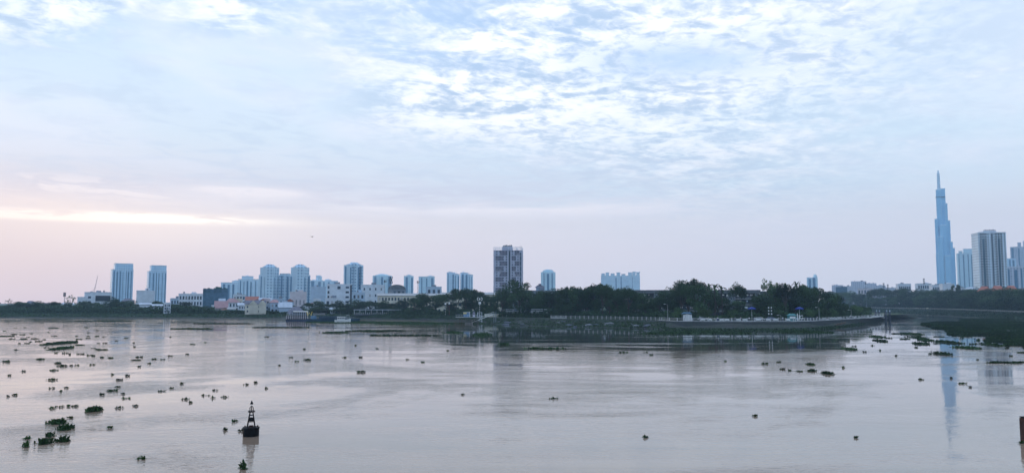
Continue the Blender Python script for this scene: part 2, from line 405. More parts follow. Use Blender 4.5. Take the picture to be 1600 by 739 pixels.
xs = [-4200 + 8400 * i / nx_ for i in range(nx_ + 1)]; ys = [-400 + 4550 * i / ny_ for i in range(ny_ + 1)]
for yv in ys:
    for xv in xs: wb.v.append(Vector((xv, yv, 0)))
for j in range(ny_):
    for i in range(nx_):
        a = j * (nx_ + 1) + i; wb.f.append((a, a + 1, a + nx_ + 2, a + nx_ + 1))
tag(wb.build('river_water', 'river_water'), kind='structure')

# ------------------------------------------------------------------ banks
def interp(tab, px):
    if px <= tab[0][0]: return tab[0][1]
    for (a, va), (b_, vb) in zip(tab, tab[1:]):
        if px <= b_: return va + (vb - va) * (px - a) / (b_ - a)
    return tab[-1][1]
TOE = [(-260, 496.3), (-100, 496.6), (0, 497), (200, 497.5), (430, 498), (560, 499), (640, 500), (700, 502), (760, 506), (800, 508), (860, 511),
       (1000, 513), (1040, 515.5), (1120, 517), (1240, 517), (1300, 513), (1345, 507), (1375, 501), (1388, 497)]
EDGE = [(-260, 488.3), (-100, 488.4), (0, 488.5), (200, 489), (430, 489.5), (560, 491), (700, 493.5), (800, 496), (862, 497), (960, 498.4), (1030, 500.2), (1060, 501.6), (1120, 502.2),
        (1240, 502.2), (1275, 501.2), (1310, 499.3), (1340, 497.5), (1368, 495.0), (1384, 492.5)]
pxs = list(range(-260, 1376, 12)) + [1384]
ZL = 2.6
edge_pts = [G(p, interp(EDGE, p), ZL) for p in pxs]
toe_pts = [G(p, interp(TOE, p), 0.0) for p in pxs]
# close the tip of the promontory and run back along the canal
tipE = [Vector((255, 520, ZL)), Vector((268, 640, ZL)), Vector((310, 900, ZL)), Vector((430, 1400, ZL)), Vector((620, 2200, ZL)), Vector((900, 4100, ZL))]
tipT = [Vector((266, 521, 0)), Vector((282, 640, 0)), Vector((325, 900, 0)), Vector((445, 1400, 0)), Vector((640, 2200, 0)), Vector((925, 4100, 0))]
edge_pts += tipE; toe_pts += tipT
def bank(edge, toe, far, name_slope, m_slope, seed, amp=0.35):
    n = 6; mb = MB()
    for j in range(n + 1):
        for i, (e, t_) in enumerate(zip(edge, toe)):
            k = j / n; p = e.lerp(t_ + (t_ - e) * 0.15 + Vector((0, 0, -0.35)), k)
            if 0 < j: p.z += (mnoise.noise(Vector((p.x * 0.08, p.y * 0.08, seed))) + 0.5 * mnoise.noise(Vector((p.x * 0.3, p.y * 0.3, seed)))) * amp * math.sin(k * math.pi) 
            mb.v.append(p)
    L = len(edge)
    for j in range(n):
        for i in range(L - 1):
            a = j * L + i; mb.f.append((a, a + L, a + L + 1, a + 1))
    tag(mb.build(name_slope, m_slope), kind='structure')
    me = bpy.data.meshes.new('ground'); bm = bmesh.new()
    vs = [bm.verts.new(p) for p in edge] + [bm.verts.new(Vector(p)) for p in far]
    f = bm.faces.new(vs); f.normal_update()
    if f.normal.z < 0: f.normal_flip()
    bmesh.ops.triangulate(bm, faces=[f]); bm.to_mesh(me); bm.free(); me.materials.append(MATS['grass'])
    o = bpy.data.objects.new('ground', me); COL.objects.link(o); tag(o, kind='structure')
bank(edge_pts, toe_pts, [(-4150, 4100, ZL), (-4150, 590, ZL)], 'riverbank', 'bank_soil', 1.0, 0.5)
REDGE = [(1250, 479.0), (1360, 481), (1480, 483.5), (1600, 488.5), (1720, 495), (1900, 506)]
RTOE = [(1250, 483.0), (1360, 486.5), (1480, 491), (1600, 497), (1720, 505), (1900, 519)]
rp = list(range(1900, 1249, -15))
redge = [G(p, interp(REDGE, p), ZL) for p in rp]; rtoe = [G(p, interp(RTOE, p), 0) for p in rp]
redge = [Vector((1400, 60, ZL)), Vector((420, 200, ZL))] + redge + [Vector((820, 2200, ZL)), Vector((1250, 4100, ZL))]
rtoe = [Vector((1400, 45, 0)), Vector((395, 180, 0))] + rtoe + [Vector((800, 2200, 0)), Vector((1230, 4100, 0))]
bank(redge[::-1], rtoe[::-1], [(4150, 60, ZL), (4150, 4100, ZL)], 'canal_bank', 'canal_slope', 5.0, 0.15)

def revet_details():
    m = MATS['revetment']; g = NG(m.node_tree); b = m.node_tree.nodes['Principled BSDF']; old = b.inputs['Base Color'].links[0].from_socket
    t = g.n('ShaderNodeTexCoord'); s_ = g.n('ShaderNodeSeparateXYZ'); g.put(s_.inputs[0], t.outputs['Object'])
    nz = g.noise(t.outputs['Object'], 0.25, 4, 0.6)
    z = g.m('ADD', s_.outputs[2], g.m('MULTIPLY', nz, 0.8))
    tide = g.ss(z, 1.25, 1.0)
    c = g.mix(g.m('MULTIPLY', tide, 0.75), old, (0.010, 0.020, 0.012))
    jx = g.m('LESS_THAN', g.m('FRACT', g.m('DIVIDE', s_.outputs[0], 5.0)), 0.05); jz = g.m('LESS_THAN', g.m('FRACT', g.m('DIVIDE', s_.outputs[2], 0.7)), 0.12)
    c = g.mix(g.m('MULTIPLY', g.m('MAXIMUM', jx, jz), 0.6), c, (0.006, 0.008, 0.008))
    drip = g.noise(g.vec(g.m('MULTIPLY', s_.outputs[0], 1.2), s_.outputs[1], g.m('MULTIPLY', s_.outputs[2], 0.15)), 0.5, 4, 0.7)
    c = g.mix(g.m('MULTIPLY', g.ss(drip, 0.55, 0.7), 0.5), c, (0.055, 0.06, 0.058)); g.put(b.inputs['Base Color'], c)
revet_details()
# stone revetment and paved promenade of the promontory
def ribbon(pts_a, pts_b, name, m, kind='structure', z=0.0):
    mb = MB()
    for a, b_ in zip(pts_a, pts_b): mb.v += [a + Vector((0, 0, z)), b_ + Vector((0, 0, z))]
    for i in range(len(pts_a) - 1): mb.f.append((2 * i, 2 * i + 2, 2 * i + 3, 2 * i + 1))
    return tag(mb.build(name, m), kind=kind)
pp = list(range(1030, 1381, 10))
pe = [G(p, interp(EDGE, p), ZL) for p in pp]
pt = [G(p, interp(TOE, p), 0) for p in pp]
inward = lambda a, dist: a + Vector((-a.x * 0.1, abs(a.y), 0)).normalized() * dist
ribbon(pe, [inward(a, 9) for a in pe], 'promenade', 'concrete', z=0.02)
mb = MB()
nrow = 5
for j in range(nrow + 1):
    for e, t_ in zip(pe, pt):
        k = j / nrow; p = e.lerp(t_, k * 0.8); p.z = e.z * (1 - k) ** 1.2 * 0.98 + 0.15 + 0.3 * (1 - k) - 0.35 * k
        p.z = min(p.z, ZL - 0.01); mb.v.append(p + Vector((0, -0.6, 0.0)))
L = len(pe)
for j in range(nrow):
    for i in range(L - 1):
        a = j * L + i; mb.f.append((a, a + L, a + L + 1, a + 1))
tag(mb.build('embankment', 'revetment'), kind='structure')
mb = MB()
for a, b_ in zip(pe, pe[1:]):
    dd = (b_ - a); ln = dd.length; Mx = Matrix.Translation(a) @ Matrix.Rotation(math.atan2(dd.y, dd.x), 4, 'Z')
    mb.box(-0.02, ln, -0.35, 0.25, -0.35, 0.14, Mx)
tag(mb.build('kerb', 'weathered_white'), kind='structure')

# ------------------------------------------------------------------ haze
hb = MB().box(-4350, 4350, -600, 4350, -3.0, 520)
hm = bpy.data.materials.new('haze_air'); hm.use_nodes = True; hn = hm.node_tree; hn.nodes.clear()
pv = hn.nodes.new('ShaderNodeVolumePrincipled'); ho = hn.nodes.new('ShaderNodeOutputMaterial')
pv.inputs['Color'].default_value = (0.58, 0.82, 1.0, 1); pv.inputs['Density'].default_value = 0.00017
hn.links.new(pv.outputs[0], ho.inputs['Volume']); MATS['haze_air'] = hm
tag(hb.build('haze', 'haze_air'), kind='stuff')

# ------------------------------------------------------------------ buildings
def frame_of(px0, px1, ytop, D, dp, e=0.0, base=ZL):
    pc = (px0 + px1) / 2; ym = (ytop + HZ) / 2
    X0, _ = WX(px0, ym, D); X1, _ = WX(px1, ym, D); Xc = (X0 + X1) / 2
    az = math.atan2(Xc, D); tot = (X1 - X0) * math.cos(az)
    wd_ = max(2.0, (tot - dp * abs(math.sin(e))) / math.cos(e))
    _, zt = WX(pc, ytop, D)
    r = math.hypot(Xc, D) + dp / 2
    return (r * math.sin(az), r * math.cos(az), base), -az + e, wd_, zt - base
WIN = {}
def winmesh(w_, h_, m='glass', key='window'):
    k = (round(w_, 2), round(h_, 2), m)
    if k not in WIN:
        mb = MB().box(-w_ / 2, w_ / 2, -0.04, 0.10, 0, h_)
        mb.box(-w_ / 2 - .1, w_ / 2 + .1, -0.10, 0.10, -0.14, -0.003); WIN[k] = mb.mesh('window', m)
    return WIN[k]
def windows(root, x0, x1, y, z0, z1, nx, nz, wf=0.5, hf=0.5, m='glass', rz=0.0, skip=0.0, seed=0, limit=100, count=[0]):
    rnd = random.Random(seed); cw = (x1 - x0) / nx; ch = (z1 - z0) / nz; ww, wh = cw * wf, ch * hf; extra = []
    n = 0; c_, s_ = math.cos(rz), math.sin(rz)
    for j in reversed(range(nz)):
        for i in range(nx):
            if rnd.random() < skip: continue
            lx, lz = x0 + cw * (i + .5), z0 + ch * (j + .5) - wh / 2
            if n < limit: inst('window', winmesh(ww, wh, 'curtain_cloth' if m == 'glass' and rnd.random() < .13 else m), root, (lx * c_ - y * s_, lx * s_ + y * c_, lz), rz)
            else: extra.append((lx * c_ - y * s_, lx * s_ + y * c_, lz))
            n += 1
    return n, extra, ww, wh, rz
def rest(root, extra, ww, wh, rz, m='glass'):
    if not extra: return
    mb = MB()
    for q in extra:
        Mx = Matrix.Translation(q) @ Matrix.Rotation(rz, 4, 'Z'); mb.box(-ww / 2, ww / 2, -0.04, 0.1, 0, wh, Mx)
    tag(mb.build('window', m, root), kind='stuff')

def block(px0, px1, ytop, D, label, name='house', cat='house', dp=12, e=0.0, wall='white_wall', roof='flat', roofm='grey_tile', nx=3, nz=3, wf=.5, hf=.5, rh=2.5,
          side=0, group=None, winm='glass', skip=0.0, extras=True, seed=0, base=ZL):
    loc, rz, W_, H_ = frame_of(px0, px1, ytop, D, dp, e, base)
    root = empty(name, loc, rz, label, cat, group); rnd = random.Random(int(px0 * 7 + D) + seed)
    hw = W_ / 2; wallh = H_ if roof == 'flat' else H_ - rh
    MB().box(-hw, hw, -dp / 2, dp / 2, -0.5, wallh).build('wall', wall, root)
    if roof == 'flat':
        r = MB(); t_ = 0.35
        r.box(-hw - .12, hw + .12, -dp / 2 - .12, -dp / 2 + t_, wallh, wallh + .7).box(-hw - .12, hw + .12, dp / 2 - t_, dp / 2 + .12, wallh, wallh + .7)
        r.box(-hw - .12, -hw + t_, -dp / 2 + t_, dp / 2 - t_, wallh, wallh + .7).box(hw - t_, hw + .12, -dp / 2 + t_, dp / 2 - t_, wallh, wallh + .7)
        rf = r.build('parapet', wall, root)
        if extras and W_ > 6:
            x = rnd.uniform(-hw * .6, hw * .3)
            MB().box(x, x + min(3.5, hw * .6), -2, 2, wallh, wallh + rnd.uniform(1.6, 2.6)).build('roof_house', rnd.choice([wall, 'grey_wall']), root)
            x = rnd.uniform(-hw * .7, hw * .7); tk = MB().ngon(x, -dp * .25, .65, 10, wallh + .5, wallh + 2.0); 
            for a in (-.4, .4): tk.box(x + a - .05, x + a + .05, -dp * .25 - .05, -dp * .25 + .05, wallh, wallh + .52)
            tk.build('water_tank', 'steel', root)
    elif roof == 'gable': MB().gable(-hw, hw, -dp / 2, dp / 2, wallh, H_, .5, 'x').build('roof', roofm, root)
    elif roof == 'hip': MB().gable(-hw, hw, -dp / 2, dp / 2, wallh, H_, .6, 'x', min(hw * .7, dp * .4)).build('roof', roofm, root)
    elif roof == 'front': MB().gable(-hw, hw, -dp / 2, dp / 2, wallh, H_, .4, 'y').build('roof', roofm, root)
    elif roof == 'arch':
        pts = [(hw * math.cos(math.pi * i / 8), wallh + (H_ - wallh) * math.sin(math.pi * i / 8)) for i in range(9)]
        m_ = MB(); b0 = len(m_.v)
        for yv in (-dp / 2 - .3, dp / 2 + .3): m_.v += [Vector((x, yv, z)) for x, z in pts]
        m_.f += [(i, i + 1, i + 10, i + 9) for i in range(8)] + [tuple(range(8, -1, -1)), tuple(range(9, 18))]
        m_.build('roof', roofm, root)
    if nx and nz:
        _, ex, ww, wh, rz2 = windows(root, -hw + .4, hw - .4, -dp / 2, .3, wallh - .3, nx, nz, wf, hf, winm, 0, skip, int(px0))
        rest(root, ex, ww, wh, rz2, winm)
    if side:
        sg = 1 if side > 0 else -1
        windows(root, -dp / 2 + .5, dp / 2 - .5, -hw, .3, wallh - .3, abs(side), nz, wf, hf, winm, R(90) * sg, skip, int(px0) + 3)
    return root, W_, wallh, dp

def tower(px0, px1, ytop, D, label, m='tower_blue', dp=25, e=0.0, segs=None, crown=1, bays=5, name='apartment_tower', cat='tower', group=None, oct_=False, baym='glass_blue', plant=True):
    """high-rise with stepped masses: segs = (x0, x1, height fraction, y0, y1) in -1..1"""
    loc, rz, W_, H_ = frame_of(px0, px1, ytop, D, dp, e)
    root = empty(name, loc, rz, label, cat, group); hw = W_ / 2; hd = dp / 2
    segs = segs or [(-1, 1, .94, -1, 1), (-.8, .8, 1.0, -.8, .8)]
    body = MB(); topz = 0
    for k, (a, b_, h, c_, d_) in enumerate(segs):
        if oct_:
            q = .3; x0, x1, y0, y1 = a * hw, b_ * hw, c_ * hd, d_ * hd; cx, cy = (x1 - x0) * q, (y1 - y0) * q
            body.prism([(x0 + cx, y0), (x1 - cx, y0), (x1, y0 + cy), (x1, y1 - cy), (x1 - cx, y1), (x0 + cx, y1), (x0, y1 - cy), (x0, y0 + cy)], -1 - .01 * k, H_ * h)
        else: body.box(a * hw, b_ * hw, c_ * hd + .003 * k, d_ * hd - .003 * k, -1 - .01 * k, H_ * h)
    body.build('wall', m, root)
    a, b_, h, c_, d_ = segs[0]
    for i in range(bays):
        rb_ = random.Random(px0 * 3 + i); x = (a + (b_ - a) * (i + .5 + rb_.uniform(-.18, .18)) / bays) * hw; wv = (b_ - a) * hw / bays * rb_.uniform(.08, .24)
        MB().box(x - wv, x + wv, c_ * hd - .35, c_ * hd + .1, 0, H_ * h - 2.5 - (i % 2) * 1.2).build('window_bay', baym, root)
    if oct_:
        for (a, b_, h, c_, d_) in segs:
            MB().box(a * hw * .72, b_ * hw * .72, c_ * hd * .72 - .5, d_ * hd * .72, H_ * h, H_ * h + 1.2).build('roof_ledge', m, root)
    if plant:
        a, b_, h, c_, d_ = segs[-1]; xm = (a + b_) / 2 * hw
        p = MB().box(xm - hw * .22, xm + hw * .12, -hd * .3, hd * .2, H_ * h, H_ * h + 1.8); p.tube([(xm, 0, H_ * h), (xm, 0, H_ * h + 5)], .15, 4)
        p.build('roof_plant', m, root)
    bd = MB()
    for (a, b_, h, c_, d_) in segs: bd.box(a * hw - .2, b_ * hw + .2, c_ * hd - .2, d_ * hd + .2, H_ * h + .005, H_ * h + .7)
    if not oct_: bd.build('parapet', 'white_wall' if crown else m, root)
    return root

# --- skyline, from left to right
tower(172, 208, 412, 1400, 'blue glazed residential tower, left and wider one of the twin towers on the left skyline', dp=26, e=.12,
      segs=[(-1, 1, .86, -1, 1), (-.75, .97, 1.0, -.9, .8), (-.45, -.35, .98, -1.06, -.8), (.62, .75, .98, -1.06, -.8)], bays=7, group='twin residential towers')
tower(229, 260, 415, 1420, 'blue glazed residential tower, right and narrower one of the twin towers on the left skyline', dp=26, e=.12,
      segs=[(-1, 1, .86, -1, 1), (-.75, .97, 1.0, -.9, .8), (-.3, -.2, .98, -1.06, -.8)], bays=6, group='twin residential towers')
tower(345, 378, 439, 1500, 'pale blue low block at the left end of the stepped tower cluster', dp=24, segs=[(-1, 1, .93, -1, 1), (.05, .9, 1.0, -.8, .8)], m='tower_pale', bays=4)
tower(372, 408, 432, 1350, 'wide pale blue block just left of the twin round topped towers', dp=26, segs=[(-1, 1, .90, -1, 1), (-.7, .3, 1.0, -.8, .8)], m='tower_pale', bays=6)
for (a, b_, yt, lab) in ((404, 438, 413, 'left one of the pair of round shouldered blue towers with many windows'), (452, 485, 413, 'right one of the pair of round shouldered blue towers with many windows')):
    tower(a, b_, yt, 1150, lab, m='tower_round', dp=28, oct_=True, segs=[(-1, 1, .76, -.9, 1), (-.88, .88, .93, -1, .9), (-.5, .5, .98, -.6, .6)], bays=5, group='pair of round shouldered towers')
tower(437, 453, 428, 1165, 'lower blue slab joining the two round shouldered towers', m='tower_round', dp=16, segs=[(-1, 1, 1.0, -1, 1)], bays=2, plant=False)
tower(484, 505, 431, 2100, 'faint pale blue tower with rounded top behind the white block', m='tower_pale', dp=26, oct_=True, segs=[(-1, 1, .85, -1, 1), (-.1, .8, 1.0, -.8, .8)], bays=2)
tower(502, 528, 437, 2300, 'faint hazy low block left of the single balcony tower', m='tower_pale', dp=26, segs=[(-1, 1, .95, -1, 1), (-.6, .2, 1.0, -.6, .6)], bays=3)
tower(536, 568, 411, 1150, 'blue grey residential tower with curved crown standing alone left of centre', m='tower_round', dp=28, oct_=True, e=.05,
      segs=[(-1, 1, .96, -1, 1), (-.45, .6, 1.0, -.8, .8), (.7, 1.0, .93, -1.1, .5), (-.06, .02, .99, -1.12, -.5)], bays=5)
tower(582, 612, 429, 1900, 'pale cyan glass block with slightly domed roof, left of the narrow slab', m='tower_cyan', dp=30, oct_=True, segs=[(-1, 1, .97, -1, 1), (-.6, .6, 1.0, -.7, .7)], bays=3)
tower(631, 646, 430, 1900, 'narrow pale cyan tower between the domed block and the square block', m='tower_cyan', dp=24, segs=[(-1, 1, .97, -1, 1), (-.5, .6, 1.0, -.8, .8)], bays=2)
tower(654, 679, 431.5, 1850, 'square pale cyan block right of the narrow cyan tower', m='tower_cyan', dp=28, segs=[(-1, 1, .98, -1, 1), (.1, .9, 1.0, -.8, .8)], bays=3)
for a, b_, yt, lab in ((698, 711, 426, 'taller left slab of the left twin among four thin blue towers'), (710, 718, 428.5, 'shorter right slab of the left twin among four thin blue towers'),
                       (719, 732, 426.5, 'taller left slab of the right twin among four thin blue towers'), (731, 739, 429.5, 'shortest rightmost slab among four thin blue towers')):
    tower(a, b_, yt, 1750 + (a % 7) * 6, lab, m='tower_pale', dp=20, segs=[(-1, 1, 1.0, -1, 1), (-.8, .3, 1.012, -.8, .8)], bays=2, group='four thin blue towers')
tower(845, 868, 422, 1700, 'pale cyan tower with chamfered top corners rising behind the trees', m='tower_cyan', dp=28, oct_=True, segs=[(-1, 1, .95, -1, 1), (-.7, .7, 1.0, -.75, .75)], bays=3)
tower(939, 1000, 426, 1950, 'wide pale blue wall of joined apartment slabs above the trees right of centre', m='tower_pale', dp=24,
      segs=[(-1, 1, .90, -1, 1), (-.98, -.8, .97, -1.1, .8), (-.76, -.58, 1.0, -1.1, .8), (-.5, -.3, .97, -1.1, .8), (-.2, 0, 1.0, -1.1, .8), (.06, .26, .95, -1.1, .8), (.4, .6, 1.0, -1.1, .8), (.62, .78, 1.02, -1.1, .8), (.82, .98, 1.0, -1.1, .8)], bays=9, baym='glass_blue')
tower(1261, 1270, 434, 2000, 'small flat topped teal block beside the slim round topped tower', m='tower_cyan', dp=18, segs=[(-1, 1, 1.0, -1, 1)], bays=1)
tower(1270, 1278, 429, 2000, 'slim teal tower with rounded top above the promontory trees', m='tower_cyan', dp=16, oct_=True, segs=[(-1, 1, .93, -1, 1), (-.75, .75, .98, -.75, .75), (-.4, .4, 1.0, -.4, .4)], bays=1, plant=False)
tower(1495, 1524, 389, 2400, 'pale cyan glass tower between the skyscraper and the white balcony tower', m='tower_cyan', dp=34, e=.1, segs=[(-1, 1, .92, -1, 1), (-.2, .75, 1.0, -.8, .8), (-.75, -.4, .96, -1.05, .5)], bays=4)
tower(1575, 1589, 404, 1900, 'blue grey slab low behind the white gridded block at right edge', m='tower_blue', dp=30, segs=[(-1, 1, 1.0, -1, 1)], bays=2)
tower(1580, 1612, 379, 2300, 'pale lavender pair of slabs at the right edge of the skyline', m='tower_white', dp=34, segs=[(-1, .9, .93, -1, 1), (-.25, .1, 1.0, -.8, .8), (.3, 1, 1.02, -.9, .9)], bays=3)
tower(1572, 1615, 417, 1050, 'white gridded apartment block just right of the white balcony tower', m='tower_white', dp=22, segs=[(-1, 1, 1.0, -1, 1)], bays=4)

# --- the tall stepped skyscraper (bundle of glass tubes and a spire)
def skyscraper():
    D = 2750; loc, rz, W_, H_ = frame_of(1460, 1496, 264, D, 70)
    root = empty('skyscraper', (loc[0], loc[1], ZL), rz, 'very tall stepped blue glass skyscraper with a thin spire on the right skyline', 'skyscraper')
    X0, _ = WX(1478, 430, D); ax = math.atan2(X0, D)
    def lx(px, py): return (WX(px, py, D)[0] - loc[0] * D / loc[1]) * math.cos(ax)
    def hz(px, py): return WX(px, py, D)[1] - ZL
    tubes = [(1461.8, 1469.5, 295.5, -14, 8), (1469.5, 1476.5, 294, -10, 12), (1476.4, 1480.2, 318, -18, 12), (1460.2, 1465, 342, -26, 14), (1468, 1478.5, 352, -24, 20),
             (1480, 1484.5, 345, -14, 18), (1484.4, 1488.6, 378.5, -20, 12), (1488.6, 1491.8, 388, -10, 16), (1465, 1473, 370, -32, 24), (1476, 1486, 400, -30, 24), (1462.2, 1468, 396, -31, 22)]
    for i, (a, b_, yt, y0, y1) in enumerate(tubes):
        t = MB().box(lx(a, yt), lx(b_, yt), y0, y1, -1, hz((a + b_) / 2, yt)).build('glass_tube', 'curtain', root)
        MB().box(lx(a, yt) - .3, lx(a, yt) + .5, y0 - .5, y0 + .3, 0, hz(a, yt) + 1.5).build('corner_fin', 'tower_pale', t)
        MB().box(lx(a, yt) - .25, lx(b_, yt) + .25, y0 - .25, y1 + .25, hz(a, yt) + .01, hz(a, yt) + 2.5).build('cornice', 'tower_pale', t)
    c = lx(1466.2, 280); s = MB(); z0, z1 = hz(1466, 295), hz(1466, 268)
    for k in range(9):
        a, b_ = z0 + (z1 - z0) * k / 9, z0 + (z1 - z0) * (k + .78) / 9; r = 5.4 - .12 * k
        s.box(c - r, c + r, -r, r, a, b_); s.box(c - r * .6, c + r * .6, -r * .6, r * .6, b_, b_ + (z1 - z0) * .22 / 9)
    s.box(c - 2.2, c + 2.2, -2.2, 2.2, z1, hz(1466, 264)); s.build('spire', 'tower_pale', root)
    mb = MB(); mb.box(lx(1461.8, 306) - .4, lx(1476.5, 306) + .4, -14.6, 9, hz(1470, 307), hz(1470, 306)); mb.build('belt', 'glass', root)
skyscraper()

# --- central tower
def central_tower():
    loc, rz, W_, H_ = frame_of(771, 818, 391, 950, 24, -.06)
    root = empty('apartment_tower', loc, rz, 'lavender and brown panelled apartment tower with dark central slot, tallest near the photo centre', 'tower')
    hw = W_ / 2; hd = 12; n = 22; fh = H_ / n
    s0, s1 = -hw + W_ * .525, -hw + W_ * .585
    MB().box(-hw, s0, -hd, hd, -1, H_).build('left_wing', 'lavender_wall', root); MB().box(s1, hw, -hd, hd, -1, H_ * .995).build('right_wing', 'lavender_wall', root)
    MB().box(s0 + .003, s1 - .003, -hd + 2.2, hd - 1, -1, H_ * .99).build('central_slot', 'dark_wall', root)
    for k in range(n // 2):
        z = 2 * k * fh
        b1 = MB().box(-hw - .25, s0 + .1, -hd - .35, -hd, z + 2 * fh - .35, z + 2 * fh + .1).build('floor_band', 'lavender_wall', root)
        b2 = MB().box(s1 - .1, hw + .25, -hd - .35, -hd, z + 2 * fh - .35, z + 2 * fh + .1).build('floor_band', 'lavender_wall', root)
        a = (-hw + W_ * (.07 if k % 2 else .22), -hw + W_ * (.34 if k % 2 else .48))
        MB().box(a[0], a[1], -hd - .06, -hd, z + .3, z + 2 * fh - .6).build('wall_panel', 'brown_panel', root)
        a = (-hw + W_ * (.63 if k % 2 else .74), -hw + W_ * (.78 if k % 2 else .9))
        MB().box(a[0], a[1], -hd - .06, -hd, z + .3, z + 2 * fh - .6).build('wall_panel', 'brown_panel', root)
    ex = []
    for (x0, x1, nx) in ((-hw + W_ * .06, s0 - W_ * .02, 4), (s1 + W_ * .02, hw - W_ * .1, 3)):
        _, e_, ww, wh, r_ = windows(root, x0, x1, -hd - .07, 0, H_, nx, n, .38, .45, 'glass', 0, 0, 5, 48); ex.append((e_, ww, wh))
    for e_, ww, wh in ex: rest(root, e_, ww, wh, 0)
    MB().box(hw - W_ * .085, hw - W_ * .04, -hd - .05, -hd + .02, 0, H_ * .96).build('window_bay', 'glass', root)
    fr = MB(); z = H_
    for x in (-hw + .4, -hw + W_ * .3, s0 - .4, s1 + .4, hw - W_ * .2, hw - .4):
        for y in (-hd + .4, hd - .4): fr.box(x - .3, x + .3, y - .3, y + .3, z, z + 3.4)
    for y in (-hd + .4, hd - .4): fr.box(-hw, s0, y - .35, y + .35, z + 3.0, z + 3.6).box(s1, hw, y - .35, y + .35, z + 3.0, z + 3.6)
    fr.build('roof_frame', 'white_wall', root)
    MB().box(-W_ * .2, W_ * .14, -hd + 3, hd - 3, z, z + 4.6).build('roof_plant', 'lavender_wall', root)
    b = MB()
    for i in range(6): b.ngon(-W_ * .16 + i * W_ * .055, -hd + 4 + (i % 2), .9, 8, z + 4.6, z + 6.0 + (i % 3) * .3)
    b.build('water_tank', 'steel', root)
    MB().tube([(hw - 2, 0, z), (hw - 2, 0, z + 7)], .15, 5).build('antenna', 'steel', root)
central_tower()

# --- white balcony tower on the right
def balcony_tower():
    loc, rz, W_, H_ = frame_of(1519, 1574, 364.5, 930, 24, .30)
    root = empty('apartment_tower', loc, rz, 'white apartment tower with stacked dark balconies in front of the hazy right skyline', 'tower')
    hw = W_ / 2; hd = 12; n = 30; fh = H_ / n
    c0, c1 = -hw + W_ * .47, -hw + W_ * .54
    MB().box(-hw, c0, -hd, hd, -1, H_).build('left_wing', 'balcony_wall', root); MB().box(c1, hw, -hd, hd, -1, H_).build('right_wing', 'balcony_wall', root)
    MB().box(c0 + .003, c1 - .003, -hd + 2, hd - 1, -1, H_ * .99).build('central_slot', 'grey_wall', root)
    MB().box(-hw * .55, hw * .4, -hd + 3, hd - 3, H_, H_ + 3).build('roof_plant', 'white_wall', root)
    b = MB()
    for i in range(7): b.ngon(-hw * .45 + i * hw * .13, -hd + 4, .7, 8, H_ + 3, H_ + 4.2 + (i % 2) * .6)
    b.build('water_tank', 'steel', root)
    MB().box(-hw - .3, c0, -hd - .4, hd + .2, H_ + .003, H_ + 1).build('parapet', 'white_wall', root); MB().box(c1, hw + .3, -hd - .4, hd + .2, H_ + .003, H_ + 1).build('parapet', 'white_wall', root)
    wm = winmesh(W_ * .062, fh * .5, 'black_paint'); bal = MB().box(-W_ * .033, W_ * .033, -1.2, 0, 0, fh * .42).mesh('balcony', 'white_wall')
    xs_ = [.10, .19, .28, .65, .74, .83]; kb = 0; restb = MB(); restw = MB(); kw = 0
    for q in xs_:
        x = -hw + W_ * q
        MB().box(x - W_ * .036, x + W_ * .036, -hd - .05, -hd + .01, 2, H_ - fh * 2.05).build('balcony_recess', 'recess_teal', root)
    for j in reversed(range(n)):
        for i, q in enumerate(xs_):
            x = -hw + W_ * q; z = j * fh
            if (i in (1, 4)) and j < n - 2: continue
            if kw < 98: inst('window', wm, root, (x, -hd - .06, z + fh * .38)); kw += 1
            else: restw.box(x - W_ * .031, x + W_ * .031, -hd - .1, -hd, z + fh * .38, z + fh * .93)
            if j < n - 2:
                if kb < 96: inst('balcony', bal, root, (x, -hd - .052, z)); kb += 1
                else: restb.box(x - W_ * .033, x + W_ * .033, -hd - 1.25, -hd - .052, z, z + fh * .34)
    tag(restw.build('window', 'glass', root), kind='stuff'); tag(restb.build('balcony', 'white_wall', root), kind='stuff')
    for q in (.38, .59, .94):
        mb = MB()
        for j in range(n): mb.box(-hw + W_ * q - .45, -hw + W_ * q + .45, -hd - .06, -hd, j * fh + 1, j * fh + 2.2)
        mb.build('window_column', 'glass', root)
balcony_tower()

# --- left bank houses
LB = 'houses and small blocks on the left bank'
def add_house(*a, **k): return block(*a, group=LB, **k)
add_house(121, 134, 465, 640, 'low white wing left of the white works building with a window band', nx=2, nz=1, dp=10)
r_, W_, H_, dp_ = add_house(132, 175, 457.5, 650, 'white works building with a dark window band below the left twin tower', nx=0, nz=0, dp=14, name='factory', cat='building')
MB().box(-W_ * .1, W_ * .44, -7.1, -6.9, H_ * .55, H_ * .85).build('window_band', 'glass', r_); windows(r_, -W_ * .1, W_ * .3, -7, H_ * .15, H_ * .45, 4, 1, .5, .6); windows(r_, -W_ * .45, -W_ * .18, -7, H_ * .1, H_ * .9, 1, 3, .4, .4)
add_house(213, 242, 455, 660, 'plain white block with one column of windows below the right twin tower', nx=0, nz=0, dp=12, name='building', cat='building')
add_house(40, 56, 470, 620, 'low lilac shed roof among trees at far left', wall='pink_wall', roof='hip', roofm='grey_tile', nx=3, nz=1)
add_house(66, 80, 473, 600, 'small pale house half hidden by trees at far left', roof='gable', nx=2, nz=1)
add_house(98, 114, 473, 610, 'low white roofed shed left of the works building', roof='gable', roofm='metal_roof', nx=2, nz=1, rh=1.5)
add_house(190, 210, 466, 690, 'dark roofed house between the twin towers', wall='grey_wall', roof='hip', nx=3, nz=2)
add_house(218, 236, 473, 560, 'flat metal shed in front of the plain white block', roof='gable', roofm='metal_roof', nx=3, nz=1, rh=1.2, dp=9)
add_house(238, 254, 475, 550, 'long low metal shed left of the white open frame house', roof='gable', roofm='metal_roof', nx=3, nz=1, rh=1.2, dp=9)
